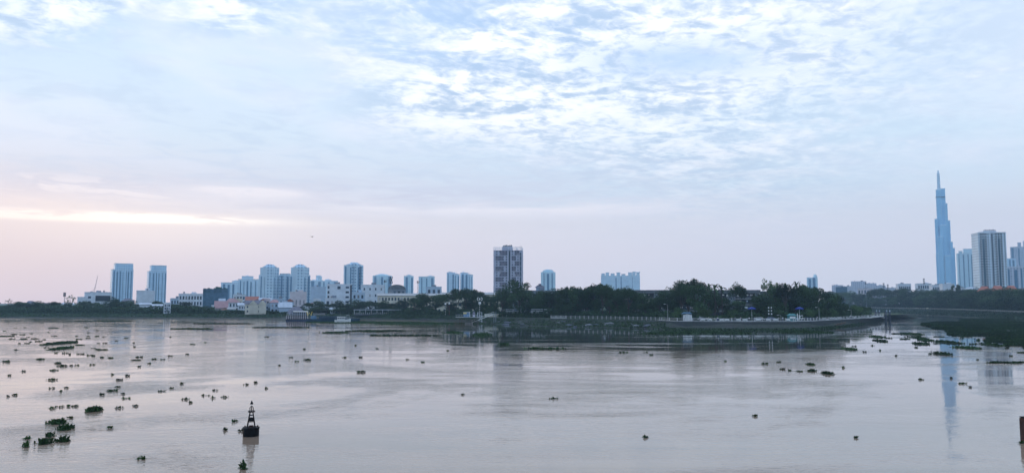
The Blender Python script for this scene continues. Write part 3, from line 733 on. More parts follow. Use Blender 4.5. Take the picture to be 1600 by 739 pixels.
add_house(256, 267, 474, 540, 'small white open frame house with a grid of openings', nx=3, nz=3, wf=.7, hf=.65, dp=8)
add_house(266, 281, 467, 720, 'low grey block left of the white three storey building', wall='pale_blue_wall', nx=3, nz=2)
add_house(279, 317, 460, 600, 'white three storey building with rows of dark windows left of the netted block', nx=8, nz=3, wf=.55, hf=.55, dp=14, name='building', cat='building')
r_, W_, H_, dp_ = add_house(317, 356, 453, 640, 'dark blue netted building with a green scaffolded top floor', wall='green_net', nx=0, nz=0, dp=16, name='building', cat='building', extras=False)
m_ = MB(); rnd = random.Random(4)
for i in range(12): x = -W_ * .48 + i * W_ * .08; m_.box(x, x + W_ * .09, -8, 6, H_ - 2 + .002 * i, H_ + rnd.uniform(.8, 2.8))
m_.build('scaffold_net', 'net_top', r_)
add_house(336, 356, 470, 560, 'lilac block with pink lower roof in front of the netted building', wall='pink_wall', roof='gable', roofm='pink_tile', nx=4, nz=2, wf=.35, hf=.4, rh=5)
add_house(352, 374, 466, 600, 'white villa with arched porch beneath a pinkish tiled roof', roof='hip', roofm='pink_tile', nx=4, nz=2, wf=.5, hf=.6, rh=3)
add_house(364, 384, 461, 690, 'white house with open roof terrace behind the villa', nx=4, nz=3, wf=.6)
add_house(372, 386, 473, 540, 'small white house left of the cream gabled house', roof='gable', roofm='metal_roof', nx=3, nz=2, rh=1.6)
add_house(384, 404, 463, 640, 'white house with long brown red roof behind the cream gabled house', roof='gable', roofm='red_tile', nx=4, nz=2, rh=3.5)
r_, W_, H_, dp_ = add_house(383, 415, 469, 520, 'cream yellow two gabled house on the left bank', wall='cream_wall', roof='gable', roofm='grey_tile', nx=5, nz=2, wf=.35, hf=.4, rh=2.5, dp=11)
for x in (-W_ * .1, W_ * .36):
    MB().prism([(x - 2.2, -5.9), (x + 2.2, -5.9), (x + 2.2, -5.55), (x - 2.2, -5.55)], 0, H_, 1).build('gable_wall', 'cream_wall', r_)
    MB().gable(x - 2.2, x + 2.2, -6, -1, H_, H_ + 2.6, .2, 'y').build('dormer', 'cream_wall', r_)
add_house(405, 424, 465, 610, 'white house with pale roof right of the cream gabled house', roof='gable', roofm='metal_roof', nx=4, nz=3)
add_house(414, 432, 471, 545, 'pale blue house with low gable roof beside the restaurant trees', wall='pale_blue_wall', roof='front', roofm='metal_roof', nx=3, nz=2)
add_house(428, 442, 468, 590, 'light blue terrace house left of the beige block', wall='pale_blue_wall', nx=3, nz=3)
add_house(436, 456, 472, 530, 'wide pale gable roofed hall above the floating restaurant', wall='pale_blue_wall', roof='gable', roofm='metal_roof', nx=0, nz=0, rh=3.5)
add_house(453, 479, 457, 600, 'plain beige block with dark roof clutter below the right round tower', wall='pink_wall', nx=4, nz=1, wf=.2, hf=.25, dp=14, name='building', cat='building')
add_house(452, 473, 479, 450, 'dark hip roofed pavilion directly behind the floating restaurant', wall='grey_wall', roof='hip', roofm='grey_tile', nx=4, nz=1, rh=2.5, name='pavilion', cat='pavilion')
add_house(485, 509, 449, 680, 'white blue block with roof railings left of the tall white block', nx=0, nz=0, dp=14, wall='pale_blue_wall', name='building', cat='building')
r_, W_, H_, dp_ = add_house(511, 550, 445, 620, 'tall white block with dark balcony stack on its right end', nx=0, nz=0, dp=16, name='building', cat='building')
MB().box(W_ * .42, W_ * .5, -8.2, -8, 0, H_).build('balcony_recess', 'dark_wall', r_); windows(r_, W_ * .2, W_ * .42, -8, H_ * .1, H_, 1, 5, .6, .35); windows(r_, -W_ * .5, -W_ * .38, -8, H_ * .1, H_, 1, 5, .6, .5); windows(r_, -W_ * .15, W_ * .1, -8, H_ * .8, H_, 1, 1, .5, .5)
add_house(508, 530, 467, 540, 'low white house with dark openings below the tall white block', nx=3, nz=2, wf=.6)
add_house(550, 570, 458, 600, 'pale low block between the tall white block and the windowed white block', nx=3, nz=3, wall='pale_blue_wall')
add_house(564, 601, 446, 640, 'white block with two rows of small windows left of the arched roof building', nx=4, nz=4, wf=.25, hf=.35, dp=14, name='building', cat='building')
add_house(606, 634, 444.5, 700, 'grey building with a dark arched roof and rooftop vents', wall='grey_wall', roof='arch', roofm='dark_concrete', nx=4, nz=3, rh=4, dp=16, name='building', cat='building')
add_house(666, 690, 449, 720, 'small grey building with rooftop pavilion right of the square cyan block', wall='pale_blue_wall', nx=3, nz=3, name='building', cat='building')
r_, W_, H_, dp_ = block(590, 700, 458, 520, 'long cream school building with deep eaves behind the left bank trees', wall='cream_wall', nx=22, nz=3, wf=.5, hf=.45, dp=14, roof='gable', roofm='concrete', rh=1.6, name='school_building', cat='building')
block(690, 806, 456.5, 500, 'long pale roofed building behind the jetty trees', wall='cream_wall', nx=14, nz=3, wf=.5, hf=.45, dp=14, roof='gable', roofm='concrete', rh=1.4, name='building', cat='building')
block(800, 940, 455.5, 470, 'long low grey building with roof railing behind the central trees', wall='grey_wall', nx=14, nz=3, dp=14, name='building', cat='building', extras=True)
hr = random.Random(21); HL = []
for i in range(26):
    p = 338 + i * 7.1 + hr.uniform(-2, 2); wpx = hr.uniform(8, 14); rf = hr.choice(['gable', 'hip', 'flat', 'front', 'gable']); rm = hr.choice(['red_tile', 'metal_roof', 'grey_tile', 'pink_tile', 'metal_roof']); wl = hr.choice(['white_wall', 'white_wall', 'pale_blue_wall', 'cream_wall', 'pink_wall'])
    HL.append((p, wpx, hr.uniform(466, 478), rf, rm, wl, hr.uniform(535, 640)))
WN = {'white_wall': 'white', 'pale_blue_wall': 'pale blue', 'cream_wall': 'cream', 'pink_wall': 'pinkish'}; RN = {'red_tile': 'red roofed', 'metal_roof': 'pale roofed', 'grey_tile': 'dark roofed', 'pink_tile': 'pink roofed'}
LMH = ((345, 'by the netted building'), (372, 'by the pinkish villa'), (395, 'behind the cream house'), (420, 'right of the cream house'), (445, 'by the gable hall'), (470, 'by the beige block'), (495, 'by the white blue block'), (525, 'by the tall white block'))
seen = {}
for h_ in HL:
    near_ = min(LMH, key=lambda t_: abs(t_[0] - h_[0]))[1]; k = f"small {WN[h_[5]]} {'flat roofed' if h_[3] == 'flat' else RN[h_[4]]} house {near_}"; seen.setdefault(k, []).append(h_)
for k, l in seen.items():
    for i, (p, wpx, yt, rf, rm, wl, D) in enumerate(l):
        add_house(p - wpx / 2, p + wpx / 2, yt, D, k + ('' if len(l) == 1 else ', left one' if i == 0 else ', right one'), wall=wl, roof=rf, roofm=rm, nx=hr.choice([2, 3]), nz=2, wf=.45, hf=.45, rh=2, dp=9)
# small tiled lookout
loc, rz, W_, H_ = frame_of(836, 851, 443, 480, 6)
r_ = empty('roof_pavilion', loc, rz, 'small grey lookout tower with curved tiled roof right of the big central tree', 'pavilion')
MB().box(-W_ * .4, W_ * .4, -2.4, 2.4, 0, H_ - 2.4).build('wall', 'pale_blue_wall', r_)
MB().gable(-W_ * .4, W_ * .4, -2.4, 2.4, H_ - 2.4, H_ - .9, .8, 'x', 1.6).build('roof', 'grey_tile', r_)
MB().box(-W_ * .14, W_ * .14, -.8, .8, H_ - 1.2, H_ - .6).gable(-W_ * .14, W_ * .14, -.8, .8, H_ - .6, H_, .3, 'x', .5).build('roof_lantern', 'grey_tile', r_)

# --- long apartment block behind the promenade
def long_block():
    loc, rz, W_, H_ = frame_of(955, 1184, 453, 385, 14)
    root = empty('apartment_block', loc, rz * .5, 'long dark grey four storey apartment block with laundry balconies behind the promenade trees', 'building')
    hw = W_ / 2; hd = 7; fh = (H_ - 1.6) / 4
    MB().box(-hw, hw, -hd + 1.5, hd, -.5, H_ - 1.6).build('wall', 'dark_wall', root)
    MB().box(-hw - .4, hw + .4, -hd - .5, hd + .4, H_ - 1.6, H_).build('roof', 'dark_concrete', root)
    for j in range(4):
        MB().box(-hw, hw, -hd, -hd + 1.5, j * fh, j * fh + .2).build('balcony_slab', 'concrete', root)
        MB().box(-hw, hw, -hd - .06, -hd + .04, j * fh + .2, j * fh + 1.1).build('balcony_wall', 'dark_concrete', root)
    for q in (.01, .28, .56, .79, .97):
        x = -hw + W_ * q; MB().box(x, x + 3, -hd - .4, -hd + 1.6, -.5, H_ - 1.7).build('stair_tower', 'grey_wall', root)
    rnd = random.Random(9); kw = 0
    wmesh = winmesh(1.2, 1.4); cl_ = [MB().box(-.35, .35, -.03, .03, -.8, 0).mesh('laundry', c) for c in ('white_paint', 'pink_wall', 'pale_blue_wall', 'white_wall')]
    for j in range(4):
        for i in range(23):
            x = -hw + 2 + i * (W_ - 4) / 22
            inst('window', wmesh, root, (x, -hd + 1.45, j * fh + 1.0))
    for j in (1, 2, 3):
        for i in range(30):
            if rnd.random() < .75: inst('laundry', rnd.choice(cl_), root, (-hw + 2 + i * (W_ - 4) / 30 + rnd.uniform(-.6, .6), -hd + .35, j * fh + 2.4), 0, (rnd.uniform(.8, 2.0), 1, rnd.uniform(.7, 1.5)))
long_block()

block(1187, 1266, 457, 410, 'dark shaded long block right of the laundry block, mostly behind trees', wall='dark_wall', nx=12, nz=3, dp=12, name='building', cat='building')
# --- far pale houses on the right
FR = 'pale hazy buildings beyond the promontory'
labs = ['white open frame block, leftmost of the far pale buildings', 'teal netted block in front of the far pale buildings', 'pale block just right of the teal netted block', 'widest white slab roofed building in the far pale group',
        'pinkish building below the wide white slab', 'pale grey block right of the wide white slab', 'low pale block left of the twin masts', 'low pale block under the twin masts']
for k, (a, b_, yt, D, wl) in enumerate([(1300, 1318, 446, 1500, 'far_houses'), (1306, 1324, 449, 1250, 'green_net'), (1320, 1334, 447.5, 1450, 'far_houses'), (1330, 1354, 440, 1500, 'far_houses'),
                                        (1340, 1364, 451, 1300, 'pink_wall'), (1352, 1370, 443, 1550, 'far_houses'), (1366, 1384, 446.5, 1480, 'far_houses'), (1380, 1402, 450, 1420, 'far_houses')]):
    block(a, b_, yt, D, labs[k], wall=wl, nx=0 if wl != 'pink_wall' else 5, nz=3, dp=20, group=FR, name='building', cat='building')
labs = ['white building left of the thin mast above the canal trees', 'pale stepped building beside the thin mast above the canal trees', 'white villa with dark window bands below the skyscraper', 'white sloping walled house at the foot of the skyscraper',
        'white house with two arched dormers right of the skyscraper foot', 'low white house left of the red tiled roofs']
for k, (a, b_, yt, D, rf, nx, nz) in enumerate([(1400, 1424, 444, 1100, 'flat', 6, 3), (1430, 1456, 443.5, 1080, 'flat', 6, 4), (1452, 1472, 446, 900, 'flat', 5, 4), (1468, 1492, 444, 860, 'flat', 0, 0), (1486, 1508, 446, 800, 'front', 2, 3), (1506, 1530, 448, 820, 'hip', 4, 3)]):
    block(a, b_, yt, D, labs[k], roof=rf, roofm='metal_roof', nx=nx, nz=nz, wf=.6, dp=16, group='white houses behind the canal trees', e=.2)
labs = ['leftmost of three red tiled hip roofs below the white balcony tower', 'middle one of three red tiled hip roofs below the white balcony tower', 'rightmost of three red tiled hip roofs below the white balcony tower']
for k, (a, b_, yt, D) in enumerate([(1527, 1550, 447, 720), (1546, 1572, 446, 700), (1568, 1592, 446, 690)]):
    block(a, b_, yt, D, labs[k], roof='hip', roofm='red_tile', nx=5, nz=3, wf=.5, dp=16, rh=5, group='red tiled houses')
block(1590, 1612, 449, 680, 'grey roofed house at the right edge behind the canal trees', roof='hip', roofm='grey_tile', nx=4, nz=3, dp=14, rh=4)

def shed_row():
    rn = random.Random(31); nm = ['rusty', 'grey', 'pale', 'blue']
    ms_ = ['rust_sheet', 'concrete', 'metal_roof', 'hull_blue']; mat('rust_sheet', (.16, .09, .06), .8, .4, .8)
    spots = [(352, 'below the netted building'), (362, 'below the pinkish villa'), (378, 'left of the cream house'), (408, 'below the cream house'), (420, 'right of the cream house'), (431, 'left of the gable hall'), (506, 'above the barge'), (520, 'behind the launch'), (548, 'left of the terrace'), (296, 'below the three storey building'), (306, 'left of the netted building'), (322, 'under the netted building')]
    for i, (p, w_) in enumerate(spots):
        k = rn.randrange(4); wp = rn.uniform(7, 12); D = edgeD0(p) + rn.uniform(6, 16); y = 472 + (10 - 2.6 - rn.uniform(2.6, 4.2)) * F / D
        add_house(p - wp / 2, p + wp / 2, y, D, f'low {nm[k]} sheet roofed waterside shed {w_}', name='shed', cat='shed', wall=rn.choice(['grey_wall', 'pale_blue_wall', 'wood', 'white_wall']), roof='gable', roofm=ms_[k], nx=2, nz=1, wf=.45, hf=.5, rh=1.1, dp=6)
edgeD0 = lambda px: G(px, interp(EDGE, px), ZL).y
shed_row()
# --- masts, crane
def mast(px, yt, yb, D, label, r=.35, name='radio_mast', cat='mast', arms=3):
    X_, zt = WX(px, yt, D); root = empty(name, (X_, D, ZL), 0, label, cat); h = zt - ZL
    MB().tube([(0, 0, 0), (0, 0, h)], [r, r * .4], 6).build('pole', 'grey_wall', root)
    for k in range(arms):
        z = h * (1 - .07 * (k + .4)); a = MB()
        for t_ in range(3): th = t_ * 2.1 + k; a.box(math.cos(th) * r * 2 - .25, math.cos(th) * r * 2 + .25, math.sin(th) * r * 2 - .2, math.sin(th) * r * 2 + .2, z, z + 1.6); a.tube([(0, 0, z + .6), (math.cos(th) * r * 2, math.sin(th) * r * 2, z + .6)], .08, 4)
        a.build('antenna', 'dark_wall', root)
mast(101, 459, 472, 700, 'slim mast standing above the trees left of the white works building', .4)
mast(601.5, 440, 458, 560, 'thin dark pole right of the windowed white block', .35, arms=1)
mast(611, 434, 458, 560, 'thick telecom mast in front of the pale cyan domed block', .45)
mast(653, 441, 458, 560, 'short dark pole left of the square cyan block', .35, arms=1)
mast(1380.5, 443, 470, 1100, 'left one of two thin masts above the canal trees', .45); mast(1387, 445, 470, 1100, 'right one of two thin masts above the canal trees', .45)
mast(1443.5, 436, 460, 1000, 'thin mast above the pale stepped building by the skyscraper', .35)
mast(1352.5, 443, 470, 1050, 'dark pole in front of the far pinkish building', .4, arms=1)
X0, z0 = WX(147, 456, 900); X1, z1 = WX(153, 430, 900)
r_ = empty('tower_crane', (X0, 900, ZL), 0, 'thin pale construction crane jib rising left of the twin towers', 'crane')
MB().tube([(0, 0, 0), (0, 0, z0 - ZL)], .6, 4).build('mast', 'pink_wall', r_)
j_ = MB(); A = Vector((0, 0, z0 - ZL)); B = Vector((X1 - X0, 0, z1 - ZL)); dA = (B - A)
for o_ in ((-.5, 0, 0), (.5, 0, 0), (0, .7, 0)): j_.tube([A + Vector(o_), B], .12, 4)
for k in range(10): p = A + dA * k / 10; q = A + dA * (k + 1) / 10; s_ = 1 - k / 10; j_.tube([p + Vector((-.5 * s_, 0, 0)), q + Vector((.5 * s_, 0, 0))], .08, 4)
j_.build('jib', 'pink_wall', r_); MB().box(-4, -1.5, -.8, .8, z0 - ZL - 1, z0 - ZL + .6).tube([(-3.5, 0, z0 - ZL), (0, 0, z0 - ZL + 3), (1.2, 0, z0 - ZL + 5)], .12, 4).build('counter_jib', 'pink_wall', r_)

# ------------------------------------------------------------------ trees
def leaf_blob(mb, rnd, c, r, n, ls, flat=1.0, shell=.55):
    for _ in range(n):
        d_ = Vector((rnd.gauss(0, 1), rnd.gauss(0, 1), rnd.gauss(0, 1))).normalized()
        rr = shell + (1 - shell) * rnd.random() ** .6
        if rnd.random() < .08: rr *= 1.18
        p = c + Vector((d_.x * r.x, d_.y * r.y, d_.z * r.z * flat)) * rr
        nrm = (d_ + Vector((rnd.gauss(0, .7), rnd.gauss(0, .7), rnd.gauss(0, .7) + .3))).normalized()
        t_ = nrm.orthogonal().normalized(); t_.rotate(Matrix.Rotation(rnd.uniform(0, 6.28), 3, nrm)); b_ = nrm.cross(t_)
        s = ls * rnd.uniform(.6, 1.4); q = s * rnd.uniform(.5, .9)
        i = len(mb.v); mb.v += [p - t_ * s, p - b_ * q * .8 , p + t_ * s + nrm * s * .25, p + b_ * q]; mb.f.append((i, i + 1, i + 2, i + 3))
def tree_proto(kind, seed):
    """unit tree: height 1, crown about `wr` wide"""
    rnd = random.Random(seed); cr = MB(); tk = MB(); lobes = []
    if kind == 'round':
        for k in range(13):
            a = rnd.uniform(0, 6.28); q = rnd.uniform(0, .3); z = rnd.uniform(.34, .86); q *= 1.1 - abs(z - .55)
            lobes.append((Vector((q * math.cos(a), q * math.sin(a), z)), rnd.uniform(.10, .20)))
        n, ls = 190, .023
    elif kind == 'spread':
        for k in range(15):
            a = rnd.uniform(0, 6.28); q = rnd.uniform(.05, .55); z = .9 - q * .35 + rnd.uniform(-.12, .04)
            lobes.append((Vector((q * math.cos(a), q * math.sin(a), z)), rnd.uniform(.12, .19)))
        n, ls = 160, .024
    elif kind == 'feather':
        for k in range(18):
            z = rnd.uniform(.2, .92); a = rnd.uniform(0, 6.28); q = rnd.uniform(.05, .34) * (1 - abs(z - .5) * 1.1)
            lobes.append((Vector((q * math.cos(a), q * math.sin(a), z)), rnd.uniform(.08, .15)))
        n, ls = 170, .019
    elif kind == 'cone':
        for k in range(15):
            z = .15 + .8 * k / 15; a = k * 2.4; q = .20 * (1 - z) * rnd.uniform(.5, 1.2)
            lobes.append((Vector((q * math.cos(a), q * math.sin(a), z)), .05 + .16 * (1 - z)))
        n, ls = 110, .02
    elif kind == 'sparse':
        for k in range(24):
            a = rnd.uniform(0, 6.28); q = rnd.uniform(.1, .42); z = rnd.uniform(.45, .98)
            lobes.append((Vector((q * math.cos(a), q * math.sin(a), z - q * .3)), rnd.uniform(.035, .08)))
        n, ls = 42, .017
    elif kind == 'low':
        for k in range(12):
            a = rnd.uniform(0, 6.28); q = rnd.uniform(0, .55); z = rnd.uniform(.2, .72)
            lobes.append((Vector((q * math.cos(a), q * math.sin(a), z)), rnd.uniform(.16, .27)))
        n, ls = 200, .036
    for c, r in lobes:
        leaf_blob(cr, rnd, c, Vector((r * 1.25, r * 1.25, r * .85)), n, ls)
    th = .45 if kind != 'cone' else .9
    tk.tube([(0, 0, -.03), (.01, 0, .15), (-.01, .01, th)], [.03, .022, .015], 6)
    for c, r in lobes[::2]: tk.tube([(0, 0, max(.12, min(th, c.z * .45))), (c.x * .5, c.y * .5, c.z * .75), tuple(c)], [.013, .008, .004], 4)
    m_ = 'leaf_mid' if kind in ('low', 'sparse') else 'leaf_dark'
    return cr.mesh('crown', m_), tk.mesh('trunk', 'bark')
PROTO = {k: [tree_proto(k, s * 31 + len(k)) for s in range(n)] for k, n in (('round', 4), ('spread', 3), ('feather', 2), ('cone', 1), ('sparse', 2), ('low', 2))}
def palm_proto(seed):
    rnd = random.Random(seed); cr = MB()
    for k in range(14):
        a = k * 2 * math.pi / 14 + rnd.uniform(-.2, .2); up = rnd.uniform(.0, .9); prev = None
        for s in range(6):
            t_ = s / 5; q = .24 * t_; z = .8 + .17 * up * math.sin(t_ * 2.2) + (-.10 * t_ * t_ * (1.6 - up)); wv = .03 * math.sin(math.pi * min(1, t_ + .1)) + .004
            c = Vector((q * math.cos(a), q * math.sin(a), z)); n_ = Vector((-math.sin(a), math.cos(a), 0)) * wv
            if prev: cr.quad(prev[0] - prev[1], prev[0] + prev[1], c + n_, c - n_)
            prev = (c, n_)
    return cr.mesh('crown', 'leaf_dark'), MB().tube([(0, 0, -.03), (.02, 0, .4), (.0, 0, .81)], [.02, .014, .012], 6).mesh('trunk', 'bark')
PROTO['palm'] = [palm_proto(3), palm_proto(8)]
WR = {'round': .86, 'spread': 1.25, 'feather': .70, 'cone': .48, 'sparse': .95, 'palm': .48, 'low': 1.6}
DESC = {'round': 'dark round crowned tree', 'spread': 'dark spreading flat topped tree', 'feather': 'tall feathery dark tree', 'cone': 'pointed conifer like tree',
        'sparse': 'thin crowned tree with airy branches', 'palm': 'palm tree', 'low': 'low bushy green tree'}
ZN = {'L': 'trees along the far left bank', 'C': 'trees on the wooded bank around the jetty', 'P': 'trees on the promenade promontory', 'R': 'trees along the canal bank on the right'}
TREES = []
trnd = random.Random(77)
def tree(px, yt, wpx, D, kind, zone, base=None):
    X_, zt = WX(px, yt, D); base = ZL if base is None else base; h = max(2.5, zt - base)
    wm = wpx * D / F
    cm, tm = trnd.choice(PROTO[kind])
    root = empty('tree', (X_, D, base), trnd.uniform(0, 6.28), None, 'tree')
    s = wm / WR[kind] * (1.12 if zone != ZN['L'] else 1.0); root.scale = (s, s, h * (1.13 if zone == ZN['R'] else 1.12 if kind == 'feather' else 1.05 if zone == ZN['P'] else 1.02))
    inst('crown', cm, root); inst('trunk', tm, root)
    root['group'] = zone; TREES.append((px, D, kind, zone, root))
edgeD = lambda px: G(px, interp(EDGE, px), ZL).y
# left bank: back row and front row
px = -95
while px < 300:
    yt = 474 + trnd.uniform(-3, 3) - (3 if 160 < px < 215 else 0); tree(px, yt, trnd.uniform(24, 36), edgeD(px) + trnd.uniform(18, 40), trnd.choice(['round', 'round', 'spread']), ZN['L']); px += trnd.uniform(12, 18)
px = -90
while px < 330:
    tree(px, 480 + trnd.uniform(-2, 3), trnd.uniform(22, 34), edgeD(px) + trnd.uniform(3, 12), trnd.choice(['round', 'low', 'low']), ZN['L']); px += trnd.uniform(12, 19)
for q in [(14, 466, 12, 'sparse'), (111, 460, 18, 'sparse'), (60, 470, 26, 'round'), (178, 462, 22, 'round'), (196, 468, 36, 'round'), (150, 473, 30, 'round'), (318, 477, 20, 'round'), (339, 482, 26, 'low'), (352, 480, 24, 'round'),
          (270, 475, 26, 'round'), (288, 473, 22, 'round'), (303, 476, 24, 'round'), (430, 483, 22, 'low'), (372, 486, 20, 'low')]:
    tree(q[0], q[1], q[2], edgeD(q[0]) + 22, q[3], ZN['L'])
for q in [(436, 484, 24), (446, 480, 20), (484, 473, 26), (496, 470, 24), (508, 474, 26), (521, 474, 24), (534, 468, 24), (546, 473, 28), (562, 466, 32), (578, 470, 30), (592, 472, 28), (604, 468, 26), (618, 470, 28), (632, 467, 28),
          (647, 465, 30), (655, 458, 26), (666, 462, 30), (680, 460, 28), (560, 482, 30), (590, 484, 28), (620, 480, 34), (646, 480, 30), (670, 478, 34)]:
    tree(q[0], q[1], q[2], edgeD(q[0]) + trnd.uniform(12, 36), trnd.choice(['round', 'spread', 'round']), ZN['C'])
for q in [(424, 481, 26), (456, 477, 22), (470, 479, 20), (492, 480, 34), (512, 481, 34), (530, 480, 36), (548, 481, 34), (404, 484, 20), (386, 486, 18)]:
    tree(q[0], q[1], q[2], edgeD(q[0]) + trnd.uniform(6, 12), 'round', ZN['C'] if q[0] > 435 else ZN['L'])
for q in [(-20, 469, 34), (30, 471, 30), (84, 471, 26), (132, 470, 24), (246, 470, 26)]: tree(q[0], q[1], q[2], edgeD(q[0]) + 30, 'spread', ZN['L'])
for q in [(700, 457, 26, 'spread'), (713, 451, 34, 'spread'), (728, 450, 38, 'spread'), (742, 452, 30, 'spread'), (708, 470, 30, 'round'), (729, 470, 34, 'round'), (752, 464, 24, 'round'), (762, 461, 28, 'spread'), (776, 459, 26, 'spread'),
          (771, 474, 30, 'round'), (790, 458, 24, 'round'), (797, 445, 34, 'feather'), (812, 441.5, 42, 'feather'), (826, 446, 30, 'feather'), (845, 459, 24, 'round'), (858, 456, 26, 'spread'), (852, 468, 26, 'round'), (785, 452, 30, 'spread'), (838, 452, 30, 'round'), (848, 454, 34, 'round'), (742, 458, 36, 'round'), (766, 464, 36, 'round')]:
    tree(q[0], q[1], q[2], edgeD(q[0]) + trnd.uniform(14, 40), q[3], ZN['C'])
for q in [(868, 452, 36, 'round'), (888, 449, 38, 'round'), (902, 448, 38, 'spread'), (915, 447, 36, 'round'), (926, 446, 34, 'spread'), (948, 446, 38, 'round'), (972, 451, 34, 'round'), (990, 458, 36, 'round'), (1008, 462, 36, 'round'), (872, 455, 30, 'round'), (884, 449, 20, 'spread'), (894, 454, 32, 'round'), (906, 451, 28, 'spread'), (918, 450, 30, 'round'), (930, 447, 34, 'round'), (941, 444.5, 34, 'spread'), (952, 448, 30, 'round'), (965, 452, 28, 'spread'), (880, 470, 34, 'round'), (905, 468, 34, 'round'),
          (930, 466, 36, 'round'), (955, 466, 34, 'round'), (982, 450, 30, 'spread'), (975, 472, 30, 'round'), (1000, 473, 30, 'spread'), (1018, 470, 34, 'round'), (1030, 464, 30, 'spread'), (1042, 456, 34, 'round'), (1052, 448, 34, 'round'), (1064, 443, 36, 'spread'),
          (1075, 440, 40, 'round'), (1086, 437, 34, 'spread'), (1090, 446, 40, 'round'), (1100, 444, 22, 'palm'), (1107, 441, 20, 'palm'), (1116, 442, 22, 'palm'), (1127, 443, 20, 'palm'), (1110, 455, 40, 'round'), (1120, 462, 34, 'spread'),
          (1152, 444, 30, 'spread'), (1158, 470, 34, 'round'), (1136, 474, 26, 'round'), (1180, 466, 30, 'round'), (1190, 458, 34, 'round'), (1200, 436, 32, 'sparse'), (1203, 437, 30, 'sparse'), (1212, 447, 34, 'round'), (1226, 444, 34, 'spread'), (1228, 440, 18, 'palm'),
          (1244, 436, 16, 'palm'), (1242, 448, 36, 'round'), (1258, 446, 36, 'spread'), (1272, 450, 36, 'round'), (1285, 455, 34, 'spread'), (1296, 458, 34, 'round'), (1308, 463, 32, 'spread'), (1180, 478, 30, 'round'), (1195, 461, 40, 'round'), (1218, 459, 40, 'round'), (1240, 461, 38, 'round'), (1262, 463, 36, 'round'), (1205, 470, 40, 'round'), (1230, 468, 40, 'round'),
          (1255, 468, 40, 'round'), (1280, 470, 36, 'round'), (1302, 474, 30, 'round'), (1320, 472, 30, 'low'), (1336, 474, 30, 'low'), (1349, 477, 24, 'low'), (1357, 478, 18, 'low')]:
    tree(q[0], q[1], q[2], edgeD(q[0]) + trnd.uniform(14, 34), q[3], ZN['P'])
for q in [(1264, 480, 22), (1276, 478, 24), (1288, 479, 24), (1300, 480, 22), (1311, 479, 20), (1100, 480, 26), (1060, 478, 28), (1215, 482, 22), (1145, 482, 20)]:
    tree(q[0], q[1], q[2], edgeD(q[0]) + 12, 'low', ZN['P'])
rD = lambda px: G(px, interp(REDGE, px), ZL).y
px = 1300
while px < 1640:
    tree(px, 455 + trnd.uniform(-2.5, 2.5) + (4 if px < 1360 else 0), trnd.uniform(22, 34), rD(px) + trnd.uniform(14, 40), trnd.choice(['round', 'round', 'spread']), ZN['R']); px += trnd.uniform(8, 11)
px = 1365
while px < 1650:
    tree(px, 464 + trnd.uniform(-3, 3), trnd.uniform(20, 30), rD(px) + trnd.uniform(5, 9), 'round', ZN['R']); px += trnd.uniform(10, 14)
for q in [(1489, 448, 10), (1497, 447, 10)]: tree(q[0], q[1], q[2] * 1.4, rD(q[0]) + 18, 'cone', ZN['R'])

LM = {ZN['L']: [(-60, 'beyond the left photo edge'), (5, 'near the left photo edge'), (45, 'by the lilac shed'), (85, 'by the slim mast'), (125, 'below the crane'), (155, 'before the works building'), (190, 'below the wider twin tower'), (225, 'before the plain white block'),
               (258, 'by the open frame house'), (295, 'before the three storey building'), (340, 'before the netted building'), (390, 'before the cream house'), (432, 'left of the floating restaurant')],
      ZN['C']: [(440, 'left of the floating restaurant'), (490, 'behind the yellow sign'), (530, 'below the tall white block'), (575, 'below the windowed white block'), (615, 'below the telecom mast'), (650, 'before the school'), (680, 'below the cyan blocks'),
                (715, 'behind the jetty'), (750, 'behind the striped navigation post'), (785, 'left of the central tower foot'), (812, 'before the central tower'), (852, 'below the lookout tower')],
      ZN['P']: [(875, 'by the white railing start'), (905, 'left of the joined slabs'), (945, 'below the joined slabs'), (985, 'before the block\'s left end'), (1025, 'left of the white booth'), (1065, 'behind the white booth'), (1100, 'above the apartment block roof'),
                (1135, 'before the apartment block'), (1165, 'by the left blue parasol'), (1200, 'behind the light mast'), (1235, 'by the right blue parasol'), (1265, 'below the slim teal tower'), (1295, 'near the promontory end'), (1340, 'at the promontory tip')],
      ZN['R']: [(1310, 'below the far pale buildings'), (1345, 'below the far pinkish building'), (1384, 'below the twin masts'), (1412, 'right of the twin masts'), (1440, 'below the thin mast'), (1475, 'below the skyscraper'), (1508, 'below the cyan tower'), (1545, 'below the balcony tower'), (1580, 'below the gridded block'), (1630, 'past the right photo edge')]}
ORD = ['leftmost', 'second from left', 'third from left', 'fourth from left', 'fifth from left', 'sixth from left', 'seventh from left', 'eighth from left']
bk = {}
for px, D, kind, zone, o in TREES:
    lm = min(LM[zone], key=lambda t_: abs(t_[0] - px))[1]; bk.setdefault((lm, kind, zone), []).append((px, D, o))
for (lm, kind, zone), l in bk.items():
    l.sort(key=lambda t_: t_[0])
    for i, (px, D, o) in enumerate(l):
        w_ = '' if len(l) == 1 else (', rightmost' if i == len(l) - 1 and i else ', ' + ORD[min(i, 7)])
        o['label'] = DESC[kind] + ' ' + lm + w_

